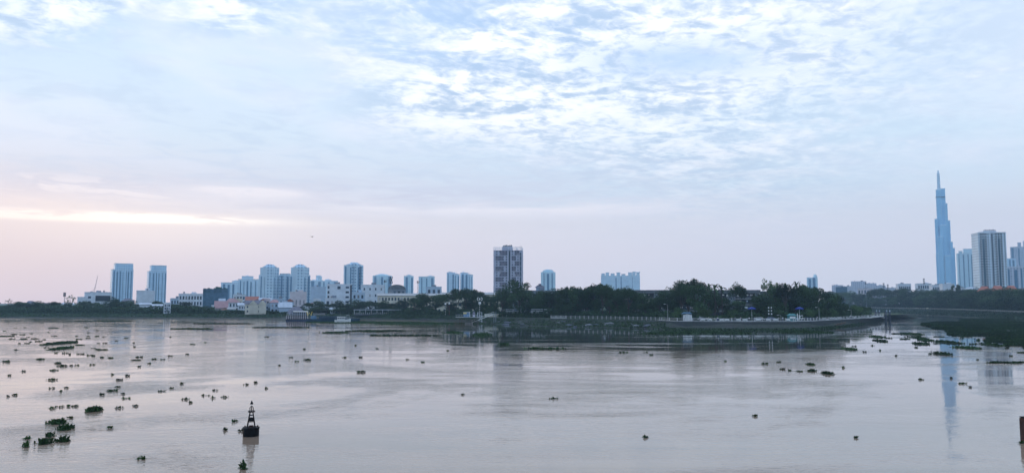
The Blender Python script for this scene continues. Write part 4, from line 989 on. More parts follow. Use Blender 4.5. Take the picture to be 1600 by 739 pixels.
# undergrowth and reeds: continuous ground cover
def cover(name, pts_fn, n, hmax, ls, m, seed, label, cat='undergrowth'):
    rnd = random.Random(seed); mb = MB()
    for _ in range(n):
        p = pts_fn(rnd); hh = hmax * (.35 + .65 * max(0, mnoise.noise(Vector((p.x * .09, p.y * .09, seed))) + .5))
        z = rnd.uniform(0, hh); nrm = Vector((rnd.gauss(0, 1), rnd.gauss(0, 1), rnd.gauss(.4, 1))).normalized(); t_ = nrm.orthogonal().normalized(); b_ = nrm.cross(t_)
        s = ls * rnd.uniform(.6, 1.4); c = Vector((p.x, p.y, p.z + z)); i = len(mb.v)
        mb.v += [c - t_ * s, c - b_ * s * .7, c + t_ * s, c + b_ * s * .7]; mb.f.append((i, i + 1, i + 2, i + 3))
    tag(mb.build(name, m), label, cat, kind='stuff')
def along(tab, p0, p1, d0, d1, z=ZL):
    def fn(rnd):
        p = rnd.uniform(p0, p1); q = G(p, interp(tab, p), z); dr = Vector((q.x, q.y, 0)).normalized(); return q + dr * rnd.uniform(d0, d1)
    return fn
def cfn(rnd):
    p = rnd.uniform(1262, 1690); e_ = G(p, interp(REDGE, p), ZL); t_ = G(p, interp(RTOE, p), 0); return e_.lerp(t_, rnd.random() ** .6) + Vector((0, 0, -.2))
cover('reeds', cfn, 16000, 1.1, .5, 'leaf_dark', 11, 'weedy growth down the sloping canal bank', 'reeds')
cover('undergrowth', along(EDGE, -110, 335, -8, 22), 26000, 5.4, .5, 'leaf_dark', 1, 'continuous dark bushes under the trees of the far left bank')
cover('undergrowth', along(EDGE, 335, 450, -6, 8), 6000, 2.2, .42, 'leaf_dark', 14, 'low dark bushes in front of the left bank houses')
cover('undergrowth', along(EDGE, 440, 870, 6, 30), 22000, 4.0, .42, 'leaf_dark', 2, 'continuous dark bushes under the trees around the jetty')
cover('undergrowth', along(EDGE, 870, 1362, 12, 34), 30000, 4.2, .38, 'leaf_dark', 3, 'dark bushes under the trees of the promenade promontory')
cover('undergrowth', along(REDGE, 1255, 1660, 2.5, 22), 32000, 8.0, .6, 'leaf_dark', 4, 'dark bushes under the trees along the canal bank')
def bankfn(p0, p1, k0, k1):
    def fn(rnd):
        p = rnd.uniform(p0, p1); e_ = G(p, interp(EDGE, p), ZL); t_ = G(p, interp(TOE, p), 0); return e_.lerp(t_, rnd.uniform(k0, k1)) + Vector((0, 0, -.2))
    return fn
cover('reeds', bankfn(-110, 440, 0, .75), 16000, .9, .34, 'leaf_dark', 5, 'low green reeds on the muddy slope of the left bank', 'reeds')
cover('reeds', bankfn(440, 760, 0, .6), 7000, .9, .3, 'leaf_dark', 6, 'low dark plants on the mud bank near the jetty', 'reeds')
cover('reeds', bankfn(760, 1040, .2, .9), 6000, .6, .28, 'leaf_dark', 7, 'sparse weeds on the mud shore below the concrete railing', 'reeds')
cover('reeds', bankfn(1040, 1370, .75, 1.12), 5000, .5, .3, 'leaf_dark', 8, 'weeds along the foot of the stone embankment', 'reeds')

# ------------------------------------------------------------------ railings
def railing(name, tab, p0, p1, label, n, m='weathered_white', r=.11, h=1.15, bars=(1.1, .6), off=.25, z0=.14, limit=100, group=None, fw=1.0):
    pts = [G(p0 + (p1 - p0) * i / (n - 1), interp(tab, p0 + (p1 - p0) * i / (n - 1)), ZL) for i in range(n)]
    pts = [p + Vector((p.x, p.y, 0)).normalized() * off for p in pts]
    o0 = pts[0].copy(); root = empty(name, o0, 0, label, 'railing', group)
    post = MB().box(-r, r, -r, r, 0, h).box(-r * 1.3, r * 1.3, -r * 1.3, r * 1.3, h, h + .08).mesh('post', m)
    for i, p in enumerate(pts[:limit]): inst('post', post, root, p - o0 + Vector((0, 0, z0 - .1)))
    if len(pts) > limit:
        mb = MB()
        for p in pts[limit:]: q = p - o0 + Vector((0, 0, z0 - .1)); mb.box(q.x - r, q.x + r, q.y - r, q.y + r, q.z, q.z + h)
        tag(mb.build('post', m, root), kind='stuff')
    for b_ in bars: MB().tube([p - o0 + Vector((0, 0, z0 + b_ - .1)) for p in pts], .05 * fw, 5).build('rail', m, root)
railing('railing', EDGE, 1034, 1240, 'white post railing on the straight stretch of the promenade wall', 18, r=.16)
railing('railing', EDGE, 1243, 1380, 'white closely posted railing curving round the promontory tip', 30, r=.15)
railing('railing', EDGE, 885, 1031, 'grey concrete railing with posts above the mud shore', 22, m='concrete', r=.2, h=1.3, z0=0)
railing('railing', EDGE, 861, 884, 'short white solid based railing at the left end of the promenade', 4, r=.18, h=1.3, z0=0, bars=(.15, .35, .6, 1.2), fw=1.6)
railing('railing', REDGE, 1640, 1350, 'long row of small white posts along the canal bank', 96, r=.3, h=1.3, bars=(1.0,), z0=0, fw=.35)

# ------------------------------------------------------------------ people
def skin_obj(name, verts, edges, radii, m, parent):
    me = bpy.data.meshes.new(name); me.from_pydata(verts, edges, []); me.materials.append(MATS[m])
    o = bpy.data.objects.new(name, me); COL.objects.link(o); o.parent = parent
    sk = o.modifiers.new('skin', 'SKIN'); sk.use_smooth_shade = True
    for i, r in enumerate(radii): v = me.skin_vertices[0].data[i]; v.radius = (r, r) if not isinstance(r, tuple) else r; v.use_root = (i == 0)
    o.modifiers.new('sub', 'SUBSURF').levels = 1; o.modifiers['sub'].render_levels = 1
    return o
PE = {}
def person_meshes(pose):
    if pose in PE: return PE[pose]
    st = .22 if pose == 'walk' else .04
    V_ = [(0, 0, .95), (0, 0, 1.15), (0, 0, 1.38), (0, 0, 1.50), (0, -.02, 1.60), (0, -.02, 1.68),
          (-.17, 0, 1.40), (-.23, .03, 1.15), (-.24, -.08 if pose == 'walk' else 0, .90), (-.245, -.11 if pose == 'walk' else -.02, .80), (.17, 0, 1.40), (.23, -.03, 1.15), (.24, .08 if pose == 'walk' else 0, .90), (.245, .10 if pose == 'walk' else .02, .80),
          (-.09, 0, .90), (-.10, -st * .6, .50), (-.10, -st, .08), (-.10, -st - .12, .03), (.09, 0, .90), (.10, st * .3, .50), (.10, st, .10), (.10, st - .11, .03)]
    E_ = [(0, 1), (1, 2), (2, 3), (3, 4), (4, 5), (2, 6), (6, 7), (7, 8), (8, 9), (2, 10), (10, 11), (11, 12), (12, 13), (0, 14), (14, 15), (15, 16), (16, 17), (0, 18), (18, 19), (19, 20), (20, 21)]
    Rr = [.12, .12, .13, .05, .09, .085, .055, .042, .032, .035, .055, .042, .032, .035, .085, .058, .04, .035, .085, .058, .04, .035]
    PE[pose] = (V_, E_, Rr); return PE[pose]
PROTOP = {}
def person(px, D, pose, shirt, trousers, label, rz=0.0, z=ZL + .02, hat=False):
    X_ = WX(px, 495, D)[0]; root = empty('person', (X_, D, z), rz, label, 'person', 'people on the promenade')
    V_, E_, Rr = person_meshes(pose)
    skin_obj('body', V_, E_, Rr, 'skin', root)
    up = [0, 1, 2, 6, 7, 10, 11]; mp = {v: i for i, v in enumerate(up)}
    skin_obj('shirt', [V_[i] for i in up], [(mp[a], mp[b_]) for a, b_ in E_ if a in mp and b_ in mp], [Rr[i] + .022 for i in up], shirt, root)
    lo = [0, 14, 15, 16, 18, 19, 20]; mp = {v: i for i, v in enumerate(lo)}
    skin_obj('trousers', [V_[i] for i in lo], [(mp[a], mp[b_]) for a, b_ in E_ if a in mp and b_ in mp], [Rr[i] + .018 for i in lo], trousers, root)
    hd = MB().ngon(0, 0, .10, 10, 1.62, 1.74, .7)
    if hat: hd.ngon(0, -.01, .24, 12, 1.66, 1.80, .15)
    hd.build('hat' if hat else 'hair', 'white_wall' if hat else 'hair', root)
ed = lambda px, dd: edgeD(px) + dd
person(1121.5, ed(1121, 2.5), 'stand', 'white_paint', 'blue_cloth', 'person in white shirt and blue trousers at the railing', 0.4)
person(1143.5, ed(1143, 3), 'walk', 'white_paint', 'white_wall', 'slim person in all white, left of two walkers right of the booth', 1.4)
person(1148.5, ed(1148, 3.4), 'walk', 'pale_blue_wall', 'grey_wall', 'person in pale blue shirt, right of two walkers right of the booth', 1.5)
person(1157.5, ed(1157, 4), 'stand', 'pink_wall', 'dark_wall', 'person in pink shirt standing left of the left blue parasol', 2.2)
person(1170.5, ed(1170, 2.6), 'stand', 'white_paint', 'dark_wall', 'person in white shirt and dark trousers under the left blue parasol', 3.0)
person(1178.5, ed(1178, 2.4), 'walk', 'white_wall', 'blue_cloth', 'person in white shirt and blue trousers by the left blue parasol', 1.0)
person(1191, ed(1191, 4), 'stand', 'cream_wall', 'dark_wall', 'person in cream shirt between the left parasol and light mast', .5)
person(1217, ed(1217, 3), 'walk', 'white_paint', 'dark_wall', 'person in white shirt walking right of the light mast', 4.4)
person(1223, ed(1223, 3.6), 'stand', 'white_wall', 'grey_wall', 'person in off white shirt and grey trousers left of the teal kiosk', .2)
person(1254, ed(1254, 2.2), 'stand', 'white_paint', 'grey_wall', 'person in bright white shirt under the right blue parasol', .9)
person(1277, ed(1277, 3), 'walk', 'white_wall', 'dark_wall', 'person in white walking right of the right blue parasol', 1.6)
person(1329, ed(1329, 3), 'stand', 'white_paint', 'dark_wall', 'person in white shirt near the curved end of the promenade', 2.6)
person(1093.5, ed(1093, 6), 'walk', 'white_wall', 'dark_wall', 'person in white walking just right of the white booth', 4.5, hat=True)
person(982, ed(982, 3), 'walk', 'white_wall', 'grey_wall', 'person in white behind the grey concrete railing', 1.6)

# ------------------------------------------------------------------ promenade furniture
def parasol(px, D, yt, label, z=ZL):
    X_, zt = WX(px, yt, D); h = zt - z; root = empty('parasol', (X_, D, z), .3, label, 'parasol', 'blue parasols')
    MB().tube([(0, 0, 0), (0, 0, h)], .05, 6).build('pole', 'white_paint', root)
    MB().box(-.4, .4, -.4, .4, 0, .12).build('base', 'concrete', root)
    c = MB(); pts = [(1.15, 1.0), (-1.15, 1.0), (-1.15, -1.0), (1.15, -1.0)]
    c.prism(pts[::-1], h - .45, h, .12); c.prism(pts[::-1], h - .95, h - .452, 1.0); c.build('canopy', 'blue_cloth', root)
parasol(1174.5, ed(1174, 4), 479.5, 'blue square parasol with deep valance, left of two, left of the light mast')
parasol(1249, ed(1249, 4), 479.5, 'blue square parasol with deep valance, right of two, near the white sign')
def booth():
    D = ed(1073, 8); X_ = WX(1073, 490, D)[0]; root = empty('booth', (X_, D, ZL), 0, 'white striped curtain booth on the promenade under the trees', 'booth')
    for i in range(7): MB().box(-1.8 + i * .52, -1.8 + i * .52 + .36, -1.2 + (i % 2) * .1, -1.1 + (i % 2) * .1, 0, 2.7 - abs(i - 3) * .12).build('curtain', 'white_paint', root)
    MB().gable(-1.8, 1.8, -1.2, 1.2, 2.8, 3.5, .2, 'x', .9).build('roof', 'green_net', root)
    f = MB(); [f.box(x - .05, x + .05, y - .05, y + .05, 0, 2.8) for x in (-1.75, 1.75) for y in (-1.15, 1.15)]; f.build('frame', 'steel', root)
booth()
def car_meshes(m):
    prof = [(-2.15, .35), (-2.2, .75), (-1.75, .95), (-1.15, 1.42), (.75, 1.48), (1.45, 1.0), (2.1, .82), (2.2, .4)]
    b = MB(); n = len(prof)
    for y, s in ((-.85, 1), (.85, 1)): b.v += [Vector((x, y * (.88 if z > 1 else 1), z)) for x, z in prof]
    b.f = [tuple(range(n))[::-1], tuple(range(n, 2 * n))] + [(i, (i + 1) % n, n + (i + 1) % n, n + i) for i in range(n)]
    g = MB()
    for y in (-.80, .76): g.box(-1.05, -.15, y - .02 if y < 0 else y, y + .04 if y < 0 else y + .06, 1.0, 1.36).box(-.05, .85, y - .02 if y < 0 else y, y + .04 if y < 0 else y + .06, 1.0, 1.36)
    w_ = MB().tube([(0, -.1, 0), (0, .1, 0)], .32, 12)
    return b.mesh('body', m), g.mesh('window', 'glass'), w_.mesh('wheel', 'black_paint')
CARM = {}
def car(px, D, m, label, rz=0):
    m = {'white_paint': 'weathered_white', 'white_wall': 'cream_wall'}.get(m, m)
    if m not in CARM: CARM[m] = car_meshes(m)
    b, g, w_ = CARM[m]; X_ = WX(px, 495, D)[0]; root = empty('parked_car', (X_, D, ZL + .03), rz, label, 'car', 'cars parked on the promontory')
    inst('body', b, root); inst('window', g, root)
    for x in (-1.35, 1.35):
        for y in (-.82, .82): inst('wheel', w_, root, (x, y, .32))
car(1099, ed(1099, 12), 'white_paint', 'white car parked right of the white booth', .05)
car(1112, ed(1112, 13), 'white_wall', 'cream car parked left of the person in blue trousers', .02)
car(1186, ed(1186, 12), 'white_paint', 'white car parked right of the left blue parasol')
car(1204, ed(1204, 11), 'grey_wall', 'grey car parked behind the light mast', 3.1)
car(1239, ed(1239, 12), 'pale_blue_wall', 'pale blue car parked left of the right blue parasol')
car(1263, ed(1263, 12), 'blue_paint', 'dark blue car parked right of the right blue parasol')
car(1434, rD(1434) + 5, 'white_paint', 'white car parked on the canal road below the pale stepped building', .6)
car(1451, rD(1451) + 5, 'white_wall', 'cream car parked on the canal road left of the skyscraper', .6)
BM_ = None
def bench(px, dd, label):
    X_ = WX(px, 497, ed(px, dd))[0]; root = empty('bench', (X_, ed(px, dd), ZL + .02), 0, label, 'bench', 'white benches along the promenade')
    MB().box(-.9, .9, -.25, .25, .40, .48).build('seat', 'white_paint', root); MB().box(-.9, .9, .22, .28, .5, .9).build('backrest', 'white_paint', root)
    for x in (-.7, .7): MB().box(x - .08, x + .08, -.2, .2, 0, .4).build('leg', 'concrete', root)
for px, lb in ((1098, 'white bench right of the booth'), (1109, 'white bench left of the person in blue trousers'), (1128, 'white bench right of the person in blue trousers'), (1136, 'white bench left of the two walkers'), (1154, 'white bench right of the two walkers'),
               (1164, 'white bench left of the left blue parasol'), (1185, 'white bench right of the left blue parasol'), (1201, 'white bench at the light mast foot'), (1212, 'white bench just right of the light mast'), (1231, 'white bench by the teal kiosk'),
               (1288, 'white bench where the promenade begins to curve'), (1300, 'white bench left of the curve\'s thin pole'), (1312, 'white bench mid curve near the flowers')):
    bench(px, 2.2, lb)
def lamp(px, dd, yt, label, group='street lamps on the promenade'):
    D = ed(px, dd); X_, zt = WX(px, yt, D); h = zt - ZL; root = empty('street_lamp', (X_, D, ZL), 0, label, 'street lamp', group)
    MB().tube([(0, 0, 0), (0, 0, h * .95), (-.5, 0, h), (-1.1, 0, h)], [.09, .06, .05, .05], 6).build('pole', 'concrete', root); MB().box(-1.5, -.9, -.12, .12, h - .08, h + .06).build('lamp_head', 'white_paint', root)
lamp(1043, 2, 475, 'tall street lamp at the left end of the straight promenade'); lamp(1279.5, 2, 480, 'street lamp where the promenade begins to curve'); lamp(1220, 2, 492, 'short pole lamp rising from the railing right of the light mast'); lamp(1330, 3, 484, 'street lamp near the promontory tip')
# light mast with paired lamps
D = ed(1203, 3); X_, zt = WX(1203, 480.5, D); h = zt - ZL
r_ = empty('light_mast', (X_, D, ZL), 0, 'mast with paired white lamps between the two blue parasols', 'mast')
for x in (-.55, .55): MB().tube([(x, 0, 0), (x, 0, h)], .06, 5).build('pole', 'dark_wall', r_)
for z in (h, h - 1.2, h - 2.4):
    MB().box(-.6, .6, -.04, .04, z - .05, z + .05).build('crossbar', 'dark_wall', r_)
    for x in (-.55, .55): MB().box(x - .2, x + .2, -.18, -.05, z - .22, z + .22).build('lamp', 'white_paint', r_)
# white ring sign on the promenade edge
D = ed(1249, 1.2); X_ = WX(1249, 495, D)[0]
r_ = empty('sign', (X_, D, ZL), 0, 'white figure shaped sign panels beneath the right blue parasol', 'sign')
MB().box(-.9, -.6, -.05, .05, .2, 3.0).box(-.2, .1, -.05, .05, .5, 2.4).build('panel', 'white_paint', r_)
c = [(1.0 + .8 * math.cos(t_ * .5), 0, 1.6 + .6 * math.sin(t_ * .5)) for t_ in range(2, 12)]; MB().tube(c, .13, 6).build('curved_panel', 'white_paint', r_); MB().tube([(-.7, 0, 0), (-.7, 0, .2)], .08, 5).tube([(.9, 0, 0), (.9, 0, 1.0)], .08, 5).build('leg', 'dark_wall', r_)
# teal kiosk
D = ed(1237, 7); X_ = WX(1237, 495, D)[0]; mat('teal_paint', (.05, .2, .2), .6, .1, .5)
r_ = empty('kiosk', (X_, D, ZL), 0, 'small teal kiosk left of the right blue parasol', 'kiosk')
MB().box(-1.5, 1.5, -1, 1, 0, 2.2).build('wall', 'teal_paint', r_); MB().gable(-1.5, 1.5, -1, 1, 2.2, 2.9, .3, 'x', .8).build('roof', 'teal_paint', r_); MB().box(-1.1, 1.1, -1.08, -.99, 1.0, 1.8).build('counter', 'white_paint', r_)
# stools / planters along the curve
for i, px in enumerate([1284, 1292, 1305, 1317, 1324, 1336, 1343, 1350, 1356]):
    D = ed(px, 4 + (i % 3)); X_ = WX(px, 495, D)[0]; r_ = empty('planter', (X_, D, ZL + .02), 0, ['pale', 'pinkish', 'white'][i % 3] + ' concrete planter on the curved promenade, ' + (['leftmost', 'second', 'third', 'fourth', 'middle', 'sixth', 'seventh', 'eighth', 'rightmost'][i]) + ' in the row', 'planter', 'planters on the curved promenade')
    MB().ngon(0, 0, .55, 8, 0, .7, 1.25).build('pot', ['concrete', 'pink_wall', 'white_paint'][i % 3], r_)
    b = MB(); leaf_blob(b, random.Random(i), Vector((0, 0, 1.3)), Vector((.8, .8, .8)), 120, .12); b.build('shrub', 'leaf_mid', r_)
# white tables stacked stripes by the left trees  (open shelters with white roofs)
for (a, b_, y, dd, lab) in ((790, 815, 483, 12, 'open shelter with white louvred roof left of the big tree trunk'), (830, 856, 483, 12, 'open shelter with white louvred roof right of the big tree trunk')):
    D = edgeD((a + b_) / 2) + dd; loc, rz, W_, H_ = frame_of(a, b_, y, D, 4)
    r_ = empty('shelter', loc, rz, lab, 'shelter', 'white roofed shelters')
    for k in range(3): MB().box(-W_ / 2, W_ / 2, -2 + k * .2, -1.2 + k * 1.0, H_ - .2 - k * .75, H_ - k * .75).build('roof', 'white_wall', r_)
    for x in (-W_ * .45, 0, W_ * .45):
        for y_ in (-1.8, 1.2): MB().tube([(x, y_, 0), (x, y_, H_ - .2)], .08, 5).build('post', 'steel', r_)
# long riverside terrace on the left of the jetty
D = edgeD(600) + 5; loc, rz, W_, H_ = frame_of(553, 640, 483.5, D, 6)
r_ = empty('terrace', loc, rz, 'long riverside terrace with pale roof edge and small columns left of the jetty', 'terrace')
MB().box(-W_ / 2, W_ * .35, -3, 3, H_ - .3, H_).build('roof', 'metal_roof', r_); MB().box(-W_ / 2, W_ / 2, -3, 3, -.3, .25).build('floor', 'dark_wall', r_)
for i in range(30):
    x = -W_ * .49 + i * W_ * .98 / 29; MB().box(x - .1, x + .1, -2.9, -2.7, .25, 1.3 if i % 3 else H_ - .3).build('column', 'pink_wall' if i % 4 == 1 else 'white_wall', r_)

# ------------------------------------------------------------------ floating restaurant, barge, launch
def restaurant():
    o = G(464, 502.0); root = empty('floating_restaurant', (o.x, o.y, 0), -math.atan2(o.x, o.y), 'two deck floating restaurant with pink columns moored at the left bank', 'boat')
    s = o.length / F * 1.0; hw = 16 * s
    MB().prism([(-hw, -2.5), (hw, -2.8), (hw, 3), (-hw, 3)], -.4, 1.0, 1.03).build('hull', 'blue_paint', root)
    MB().box(-hw, hw, -2.6, 3, 1.05, 1.25).build('deck', 'wood', root); MB().box(-hw * .93, hw * .93, -1.2, 2.8, 1.25, 3.0).build('lower_cabin', 'dark_wall', root)
    MB().box(-hw * .98, hw, -2.6, 3, 3.0, 3.2).build('deck', 'concrete', root); MB().box(-hw * .5, hw * .95, -1.2, 2.8, 3.2, 4.9).build('upper_cabin', 'dark_wall', root)
    MB().box(-hw * .35, hw, -2.8, 3, 4.9, 5.4).build('roof', 'white_paint', root); MB().gable(-hw * .9, -hw * .4, -2, 2.5, 4.2, 5.2, .2, 'x', .6).build('awning', 'grey_tile', root)
    for i in range(11):
        x = -hw * .96 + i * hw * 1.92 / 10; MB().box(x - .12, x + .12, -2.55, -2.3, 1.25, 3.0).build('column', 'pink_wall', root)
        if i > 2: MB().box(x - .11, x + .11, -2.55, -2.3, 3.2, 4.9).build('column', 'pale_blue_wall', root)
    MB().box(hw * .9, hw, -2.7, -2.4, 3.25, 4.9).build('end_panel', 'white_paint', root)
    for z in (2.0, 3.9): MB().box(-hw * .96, hw * .96, -2.6, -2.5, z, z + .1).build('rail', 'white_wall', root)
restaurant()
def ship_sign():
    o = G(521, 502.8); rz = -math.atan2(o.x, o.y); root = empty('barge', (o.x, o.y, 0), rz, 'long dark blue moored barge right of the floating restaurant', 'boat'); s = o.y / F
    hw = 40 * s
    MB().prism([(-hw, -2), (hw * .85, -2.2), (hw, 0), (hw * .85, 2.4), (-hw, 2.4)], -.4, 1.6, 1.02).build('hull', 'hull_blue', root)
    MB().box(-hw * .55, hw * .2, -1.3, 2.0, 1.6, 2.9).build('deckhouse', 'hull_blue', root); r = MB()
    for i in range(24): x = -hw * .95 + i * hw * 1.8 / 23; r.box(x - .03, x + .03, -2.0, -1.94, 1.55, 2.5)
    r.box(-hw * .95, hw * .85, -2.0, -1.94, 2.45, 2.52); r.build('rail', 'grey_wall', root)
    MB().ngon(-hw * .75, -1, 1.4, 14, 1.55, 3.2).build('tank', 'glass_blue', root)
    r2 = empty('letter_sign', (o.x - 36 * s, o.y - 2, 2.3), rz, 'yellow letter W sign on a frame with small reddish letters beside it', 'sign')
    MB().tube([(-1.2, .1, 0), (-1.2, .1, 2.9)], .07, 5).tube([(1.2, .1, 0), (1.2, .1, 2.9)], .07, 5).build('frame', 'dark_wall', r2)
    w_ = MB(); P = [(-1.3, 2.9), (-.75, .9), (0, 2.3), (.75, .9), (1.3, 2.9)]
    w_.tube([(x, 0, z) for x, z in P], .26, 5); w_.build('letter', 'yellow_paint', r2)
    l = MB(); rnd = random.Random(2)
    for i in range(10):
        x = 1.9 + i * .62
        if i % 3 == 0: l.box(x, x + .38, -.03, .03, 2.0, 2.1).box(x, x + .1, -.03, .03, 1.5, 2.0).box(x + .1, x + .38, -.03, .03, 1.5, 1.58)
        elif i % 3 == 1: l.box(x, x + .1, -.03, .03, 1.5, 2.1).box(x + .3, x + .4, -.03, .03, 1.5, 2.1).box(x + .1, x + .3, -.03, .03, 1.75, 1.85)
        else: l.box(x + .15, x + .26, -.03, .03, 1.5, 2.1).box(x, x + .4, -.03, .03, 2.103, 2.2)
    l.box(1.8, 8.1, .05, .1, 1.3, 1.4); l.build('small_letters', 'pink_wall', r2)
ship_sign()
def launch():
    o = G(535, 504.2); rz = -math.atan2(o.x, o.y); root = empty('motor_launch', (o.x, o.y, 0), rz, 'small white motor launch with railed deck right of the barge', 'boat', None, 1.05)
    b = MB(); st = [(-3.6, 1.0, .9), (-1.5, 1.25, .8), (1, 1.25, .9), (2.8, .7, 1.2), (3.8, .05, 1.5)]
    for x, w_, h in st: b.v += [Vector((x, -w_, h + .5)), Vector((x, -w_ * .7, -.2)), Vector((x, w_ * .7, -.2)), Vector((x, w_, h + .5))]
    for i in range(4):
        a = i * 4; b.f += [(a, a + 4, a + 5, a + 1), (a + 1, a + 5, a + 6, a + 2), (a + 2, a + 6, a + 7, a + 3), (a + 3, a + 7, a + 4, a)]
    b.f += [(0, 1, 2, 3), (19, 18, 17, 16)]; b.build('hull', 'white_paint', root)
    c = MB().box(-2.4, 1.2, -.9, .9, 1.35, 2.7).build('cabin', 'white_paint', root)
    for i in range(4): MB().box(-2.2 + i * .85, -1.6 + i * .85, -.95, -.88, 1.8, 2.4).build('window', 'glass', c)
    MB().box(-2.6, 1.6, -1.1, 1.1, 2.7, 2.82).build('roof', 'white_paint', root); MB().box(1.7, 3.2, -.5, .5, 3.4, 3.5).tube([(2, -.4, 1.6), (2, -.4, 3.4)], .05, 4).tube([(3, .4, 1.6), (3, .4, 3.4)], .05, 4).build('awning', 'white_wall', root)
    r = MB(); [r.tube([(x, -1.1, 1.3), (x, -1.1, 2.0)], .04, 4) for x in (-3.4, -2.9, 1.5, 2.0, 2.5)]; r.tube([(-3.5, -1.1, 2.0), (2.6, -1.0, 2.0)], .04, 4); r.build('rail', 'steel', root)
    MB().tube([(-1, 0, 2.8), (-1, 0, 5.2)], .05, 5).build('mast', 'steel', root)
launch()
o = G(515, 502); r_ = empty('rowing_boat', (o.x, o.y, 0), .2, 'small pale rowing boat between the barge and the launch', 'boat')
b = MB()
for x, w_, h in ((-2, .35, .6), (-1, .6, .45), (1, .6, .45), (2.2, .1, .75)): b.v += [Vector((x, -w_, h)), Vector((x, -w_ * .5, -.1)), Vector((x, w_ * .5, -.1)), Vector((x, w_, h))]
for i in range(3): a = i * 4; b.f += [(a, a + 4, a + 5, a + 1), (a + 1, a + 5, a + 6, a + 2), (a + 2, a + 6, a + 7, a + 3)]
b.f += [(0, 1, 2, 3), (15, 14, 13, 12)]; b.build('hull', 'white_wall', r_); MB().box(-.2, .2, -.55, .55, .35, .4).build('seat', 'wood', r_)

# ------------------------------------------------------------------ jetty and marks
def jetty():
    o = G(728, 506.5); root = empty('jetty', (o.x, o.y, 0), 0, 'wooden piled jetty platform with thin posts at the centre left bank', 'jetty'); s = o.y / F
    MB().box(-16 * s, 22 * s, -1, 3.5, 3.1, 3.35).build('deck', 'concrete', root)
    rnd = random.Random(3)
    for i in range(22):
        x = (-18 + i * 1.8) * s; y = rnd.uniform(-3, 1.5); MB().tube([(x, y, -1), (x + rnd.uniform(-.1, .1), y, rnd.uniform(1.6, 3.1))], .11, 5).build('pile', 'wood', root)
    for i in range(9): x = (-15 + i * 4.5) * s; MB().tube([(x, -1, 3.3), (x, -1, 4.3)], .04, 4).build('rail_post', 'white_wall', root)
    MB().tube([(-16 * s, -1, 4.3), (22 * s, -1, 4.3)], .04, 4).build('rail', 'white_wall', root)
    r2 = empty('ticket_kiosk', (o.x + .8 * s, o.y + 2, 3.35), 0, 'small yellow and blue kiosk standing on the jetty deck', 'kiosk')
    MB().box(-1.5, 1.3, -.9, .9, 0, 1.9).build('wall', 'glass_blue', r2); MB().box(-1.5, 0, -.95, -.9, 1.3, 1.9).build('sign_board', 'yellow_paint', r2); MB().box(-1.6, 1.5, -1, 1, 1.9, 2.05).build('roof', 'white_paint', r2); MB().box(1.3, 1.45, -.95, -.8, 0, 2.4).build('corner_post', 'white_paint', r2)
    r3 = empty('ticket_booth', (o.x + 12 * s, o.y + 2, 3.35), 0, 'narrow white booth with dark roof right of the yellow kiosk', 'kiosk')
    MB().box(-.5, .5, -.5, .5, 0, 1.7).build('wall', 'lavender_wall', r3); MB().gable(-.5, .5, -.5, .5, 1.7, 2.6, .2, 'x', .5).build('roof', 'grey_tile', r3); MB().box(-.3, .3, -.55, -.5, .9, 1.4).build('window', 'glass', r3)
jetty()
def gangway():
    a = G(737, 504.5, .5); b_ = G(772, 492, 3.8); b_ = Vector((WX(772, 491, a.y + 4)[0], a.y + 4, WX(772, 491, a.y + 4)[1])); root = empty('gangway', a, 0, 'white sloping gangway ramp rising to the right of the jetty', 'gangway'); d_ = b_ - a
    for y in (-.7, .7):
        MB().tube([(0, y, .2), (d_.x, d_.y + y, d_.z + .2)], .13, 5).build('girder', 'white_paint', root); MB().tube([(0, y, 1.2), (d_.x, d_.y + y, d_.z + 1.2)], .07, 5).build('rail', 'white_paint', root)
        for k in range(9): p = Vector((0, y, 0)) + d_ * k / 8; MB().tube([p + Vector((0, 0, .2)), p + Vector((0, 0, 1.2))], .04, 4).build('rail_post', 'white_paint', root)
    m_ = MB(); m_.quad((0, -.7, .3), (d_.x, d_.y - .7, d_.z + .3), (d_.x, d_.y + .7, d_.z + .3), (0, .7, .3)); m_.quad((0, -.7, .2), (0, .7, .2), (d_.x, d_.y + .7, d_.z + .2), (d_.x, d_.y - .7, d_.z + .2)); m_.build('walkway', 'concrete', root)
    for x in (-.1, .8):
        for y in (-.8, .8): MB().tube([(d_.x + x, d_.y + y, -2), (d_.x + x, d_.y + y, d_.z + 1.2)], .12, 5).build('pile', 'grey_wall', root)
    MB().box(-3, .4, -1.6, 1.6, -.7, .1).build('pontoon', 'concrete', root)
gangway()
